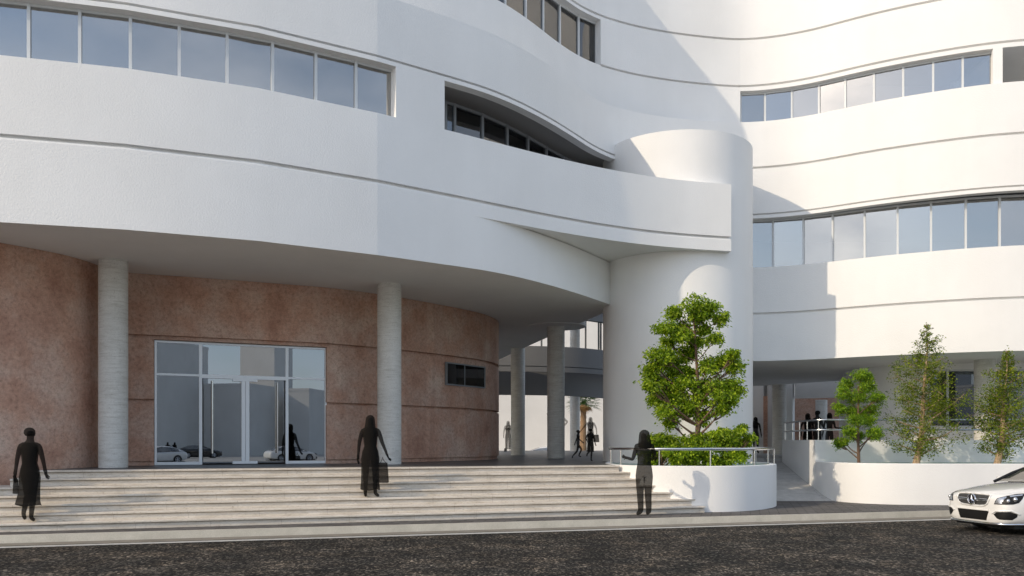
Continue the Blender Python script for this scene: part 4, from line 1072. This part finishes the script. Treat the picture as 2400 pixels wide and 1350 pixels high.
    for i_, (a, b) in enumerate((((2.31 - 1.12, .70, .94), (2.31 - 1.97, .625, 1.27)),)):
        for sg in (1, -1):
            mesh_obj('pillar', MB().tube([(a[0], a[1] * sg, a[2]), ((a[0] + b[0]) / 2, (a[1] + b[1]) / 2 * sg + .005 * sg, (a[2] + b[2]) / 2 + .015), (b[0], b[1] * sg, b[2]), (2.31 - 2.5, .60 * sg, 1.37)], [.03, .03, .026, .022], 6), M['black'], t, 60, True)
    mesh_obj('seat', MB().box((.1, .36, .92), (.5, .45, .5)).box((.1, -.36, .92), (.5, .45, .5)).box((.75, 0, .90), (.3, 1.3, .1)), M['black'], t, 0, True)
    for sg in (1, -1):
        mesh_obj('wing_mirror', MB().lathe((.86, .92 * sg, .985), [(.005, -.05), (.05, -.035), (.07, 0), (.055, .035), (.005, .05)], 12, True, .7, 1.2), paint, t, 60, True)
    for s in (.92, 3.62):
        for sg in (1, -1):
            wx = 2.31 - s
            ty = MB(); prof = [(.20, -.10), (.30, -.105), (.325, -.07), (.325, .07), (.30, .105), (.20, .10)]
            vs2 = []; n = 28
            for r_, yy in prof:
                for k in range(n):
                    a = 2 * math.pi * k / n; vs2.append((wx + r_ * math.cos(a), .80 * sg + yy, .325 + r_ * math.sin(a)))
            ty.add(vs2, [(i * n + k, i * n + (k + 1) % n, (i + 1) * n + (k + 1) % n, (i + 1) * n + k) for i in range(5) for k in range(n)])
            w = mesh_obj('wheel', ty, M['rubber'], t, 40, True)
            rm = MB()
            for k in range(5):
                a = 2 * math.pi * k / 5; rm.tube([(wx, (.80 + .085) * sg, .325), (wx + .2 * math.cos(a), (.80 + .095) * sg, .325 + .2 * math.sin(a))], [.04, .03], 6)
            rm.tube([(wx + .205 * math.cos(2 * math.pi * k / 24), .895 * sg, .325 + .205 * math.sin(2 * math.pi * k / 24)) for k in range(25)], .018, 6)
            mesh_obj('rim', rm, M['lampsilver'], w, 40, True)
            # arch: flat black disc stands in for the shaded opening
            ar = MB(); ar.add([(wx, .893 * sg, .34)] + [(wx + .365 * math.cos(math.pi * k / 16 * 1.16 - .25), .893 * sg, .34 + .365 * math.sin(math.pi * k / 16 * 1.16 - .25)) for k in range(17)], [(0, k + 1, k + 2) for k in range(16)])
            mesh_obj('wheel_arch', ar, M['black'], t, 0, True)
    return t
plain_black = plain('emblem_black', (.015, .015, .018), .15)
hd = math.atan2(-.22, -.975)
fx, fy = 8.98, 16.62
car = make_car('white saloon car parked at the kerb with its nose toward the planter', (fx + 2.31 * .975, fy + 2.31 * .22, 0), hd, M['paint'])
for lab, x, y, rz in (('white saloon car mirrored low in the left entrance sidelight', 15.2, -27, R(180)), ('white saloon car mirrored at the left edge of the right sidelight', 26.6, -25, R(8)),
                      ('white saloon car mirrored nose-on in the right sidelight', 30.2, -22.5, R(118)), ('pale car whose roof shows over the far edge of the passage floor', 3.0, 60.5, R(0))):
    c = copy_tree(car); c.location = (x, y, -.01); c.rotation_euler = (0, 0, rz); c['label'] = lab
make_car('black saloon car mirrored in the left entrance sidelight', (30, -47, -.012), R(20), M['kpaint'])

# ------------------------------------------------------------------ light, sky, camera
SUN_EL = R(29.0); sx, sy = .826, .564
d = Vector((sx * math.cos(SUN_EL), sy * math.cos(SUN_EL), -math.sin(SUN_EL)))
ld = bpy.data.lights.new('sun', 'SUN'); ld.energy = 2.05; ld.angle = R(.6); ld.color = (1.0, .84, .63)
lo = bpy.data.objects.new('sun', ld); COL.objects.link(lo); lo.rotation_euler = d.to_track_quat('-Z', 'Y').to_euler(); lo.location = (-20, -14, 20)
w = bpy.data.worlds.new('World'); scene.world = w; w.use_nodes = True
nt = w.node_tree; bg = nt.nodes['Background']
sk = nt.nodes.new('ShaderNodeTexSky'); sk.sky_type = 'NISHITA'; sk.sun_disc = False; sk.sun_elevation = SUN_EL; sk.sun_rotation = math.atan2(-sx, -sy); sk.air_density = 1.0; sk.dust_density = 1.2
tc = nt.nodes.new('ShaderNodeTexCoord'); mp = nt.nodes.new('ShaderNodeMapping'); mp.inputs['Scale'].default_value = (1, 1, 2.2); mp.inputs['Location'].default_value = (1.3, 4.2, .6); nt.links.new(tc.outputs['Generated'], mp.inputs['Vector'])
nz = nt.nodes.new('ShaderNodeTexNoise'); nz.inputs['Scale'].default_value = 2.6; nz.inputs['Detail'].default_value = 7; nz.inputs['Roughness'].default_value = .58; nt.links.new(mp.outputs['Vector'], nz.inputs['Vector'])
cr = nt.nodes.new('ShaderNodeValToRGB'); cr.color_ramp.elements[0].position = .33; cr.color_ramp.elements[0].color = (0, 0, 0, 1); cr.color_ramp.elements[1].position = .68; cr.color_ramp.elements[1].color = (.85, .85, .85, 1)
nt.links.new(nz.outputs['Fac'], cr.inputs['Fac'])
mx = nt.nodes.new('ShaderNodeMix'); mx.data_type = 'RGBA'; nt.links.new(cr.outputs['Color'], mx.inputs[0]); nt.links.new(sk.outputs['Color'], mx.inputs[6]); mx.inputs[7].default_value = (5.0, 5.5, 6.4, 1)
nt.links.new(mx.outputs[2], bg.inputs['Color']); bg.inputs['Strength'].default_value = .15

cam = bpy.data.cameras.new('camera'); cam.sensor_width = 36; cam.lens = 36 * F / 2400; cam.shift_y = (HZ - 675) / 2400; cam.clip_end = 1000
co = bpy.data.objects.new('camera', cam); COL.objects.link(co); co.location = (0, 0, EYE); co.rotation_euler = (R(90), 0, 0); scene.camera = co
scene.view_settings.view_transform = 'Standard'; scene.view_settings.look = 'None'; scene.view_settings.exposure = 0.40; scene.view_settings.gamma = 1
scene.cycles.max_bounces = 14; scene.cycles.diffuse_bounces = 8; scene.cycles.transparent_max_bounces = 24; scene.cycles.glossy_bounces = 4
scene.cycles.use_denoising = True
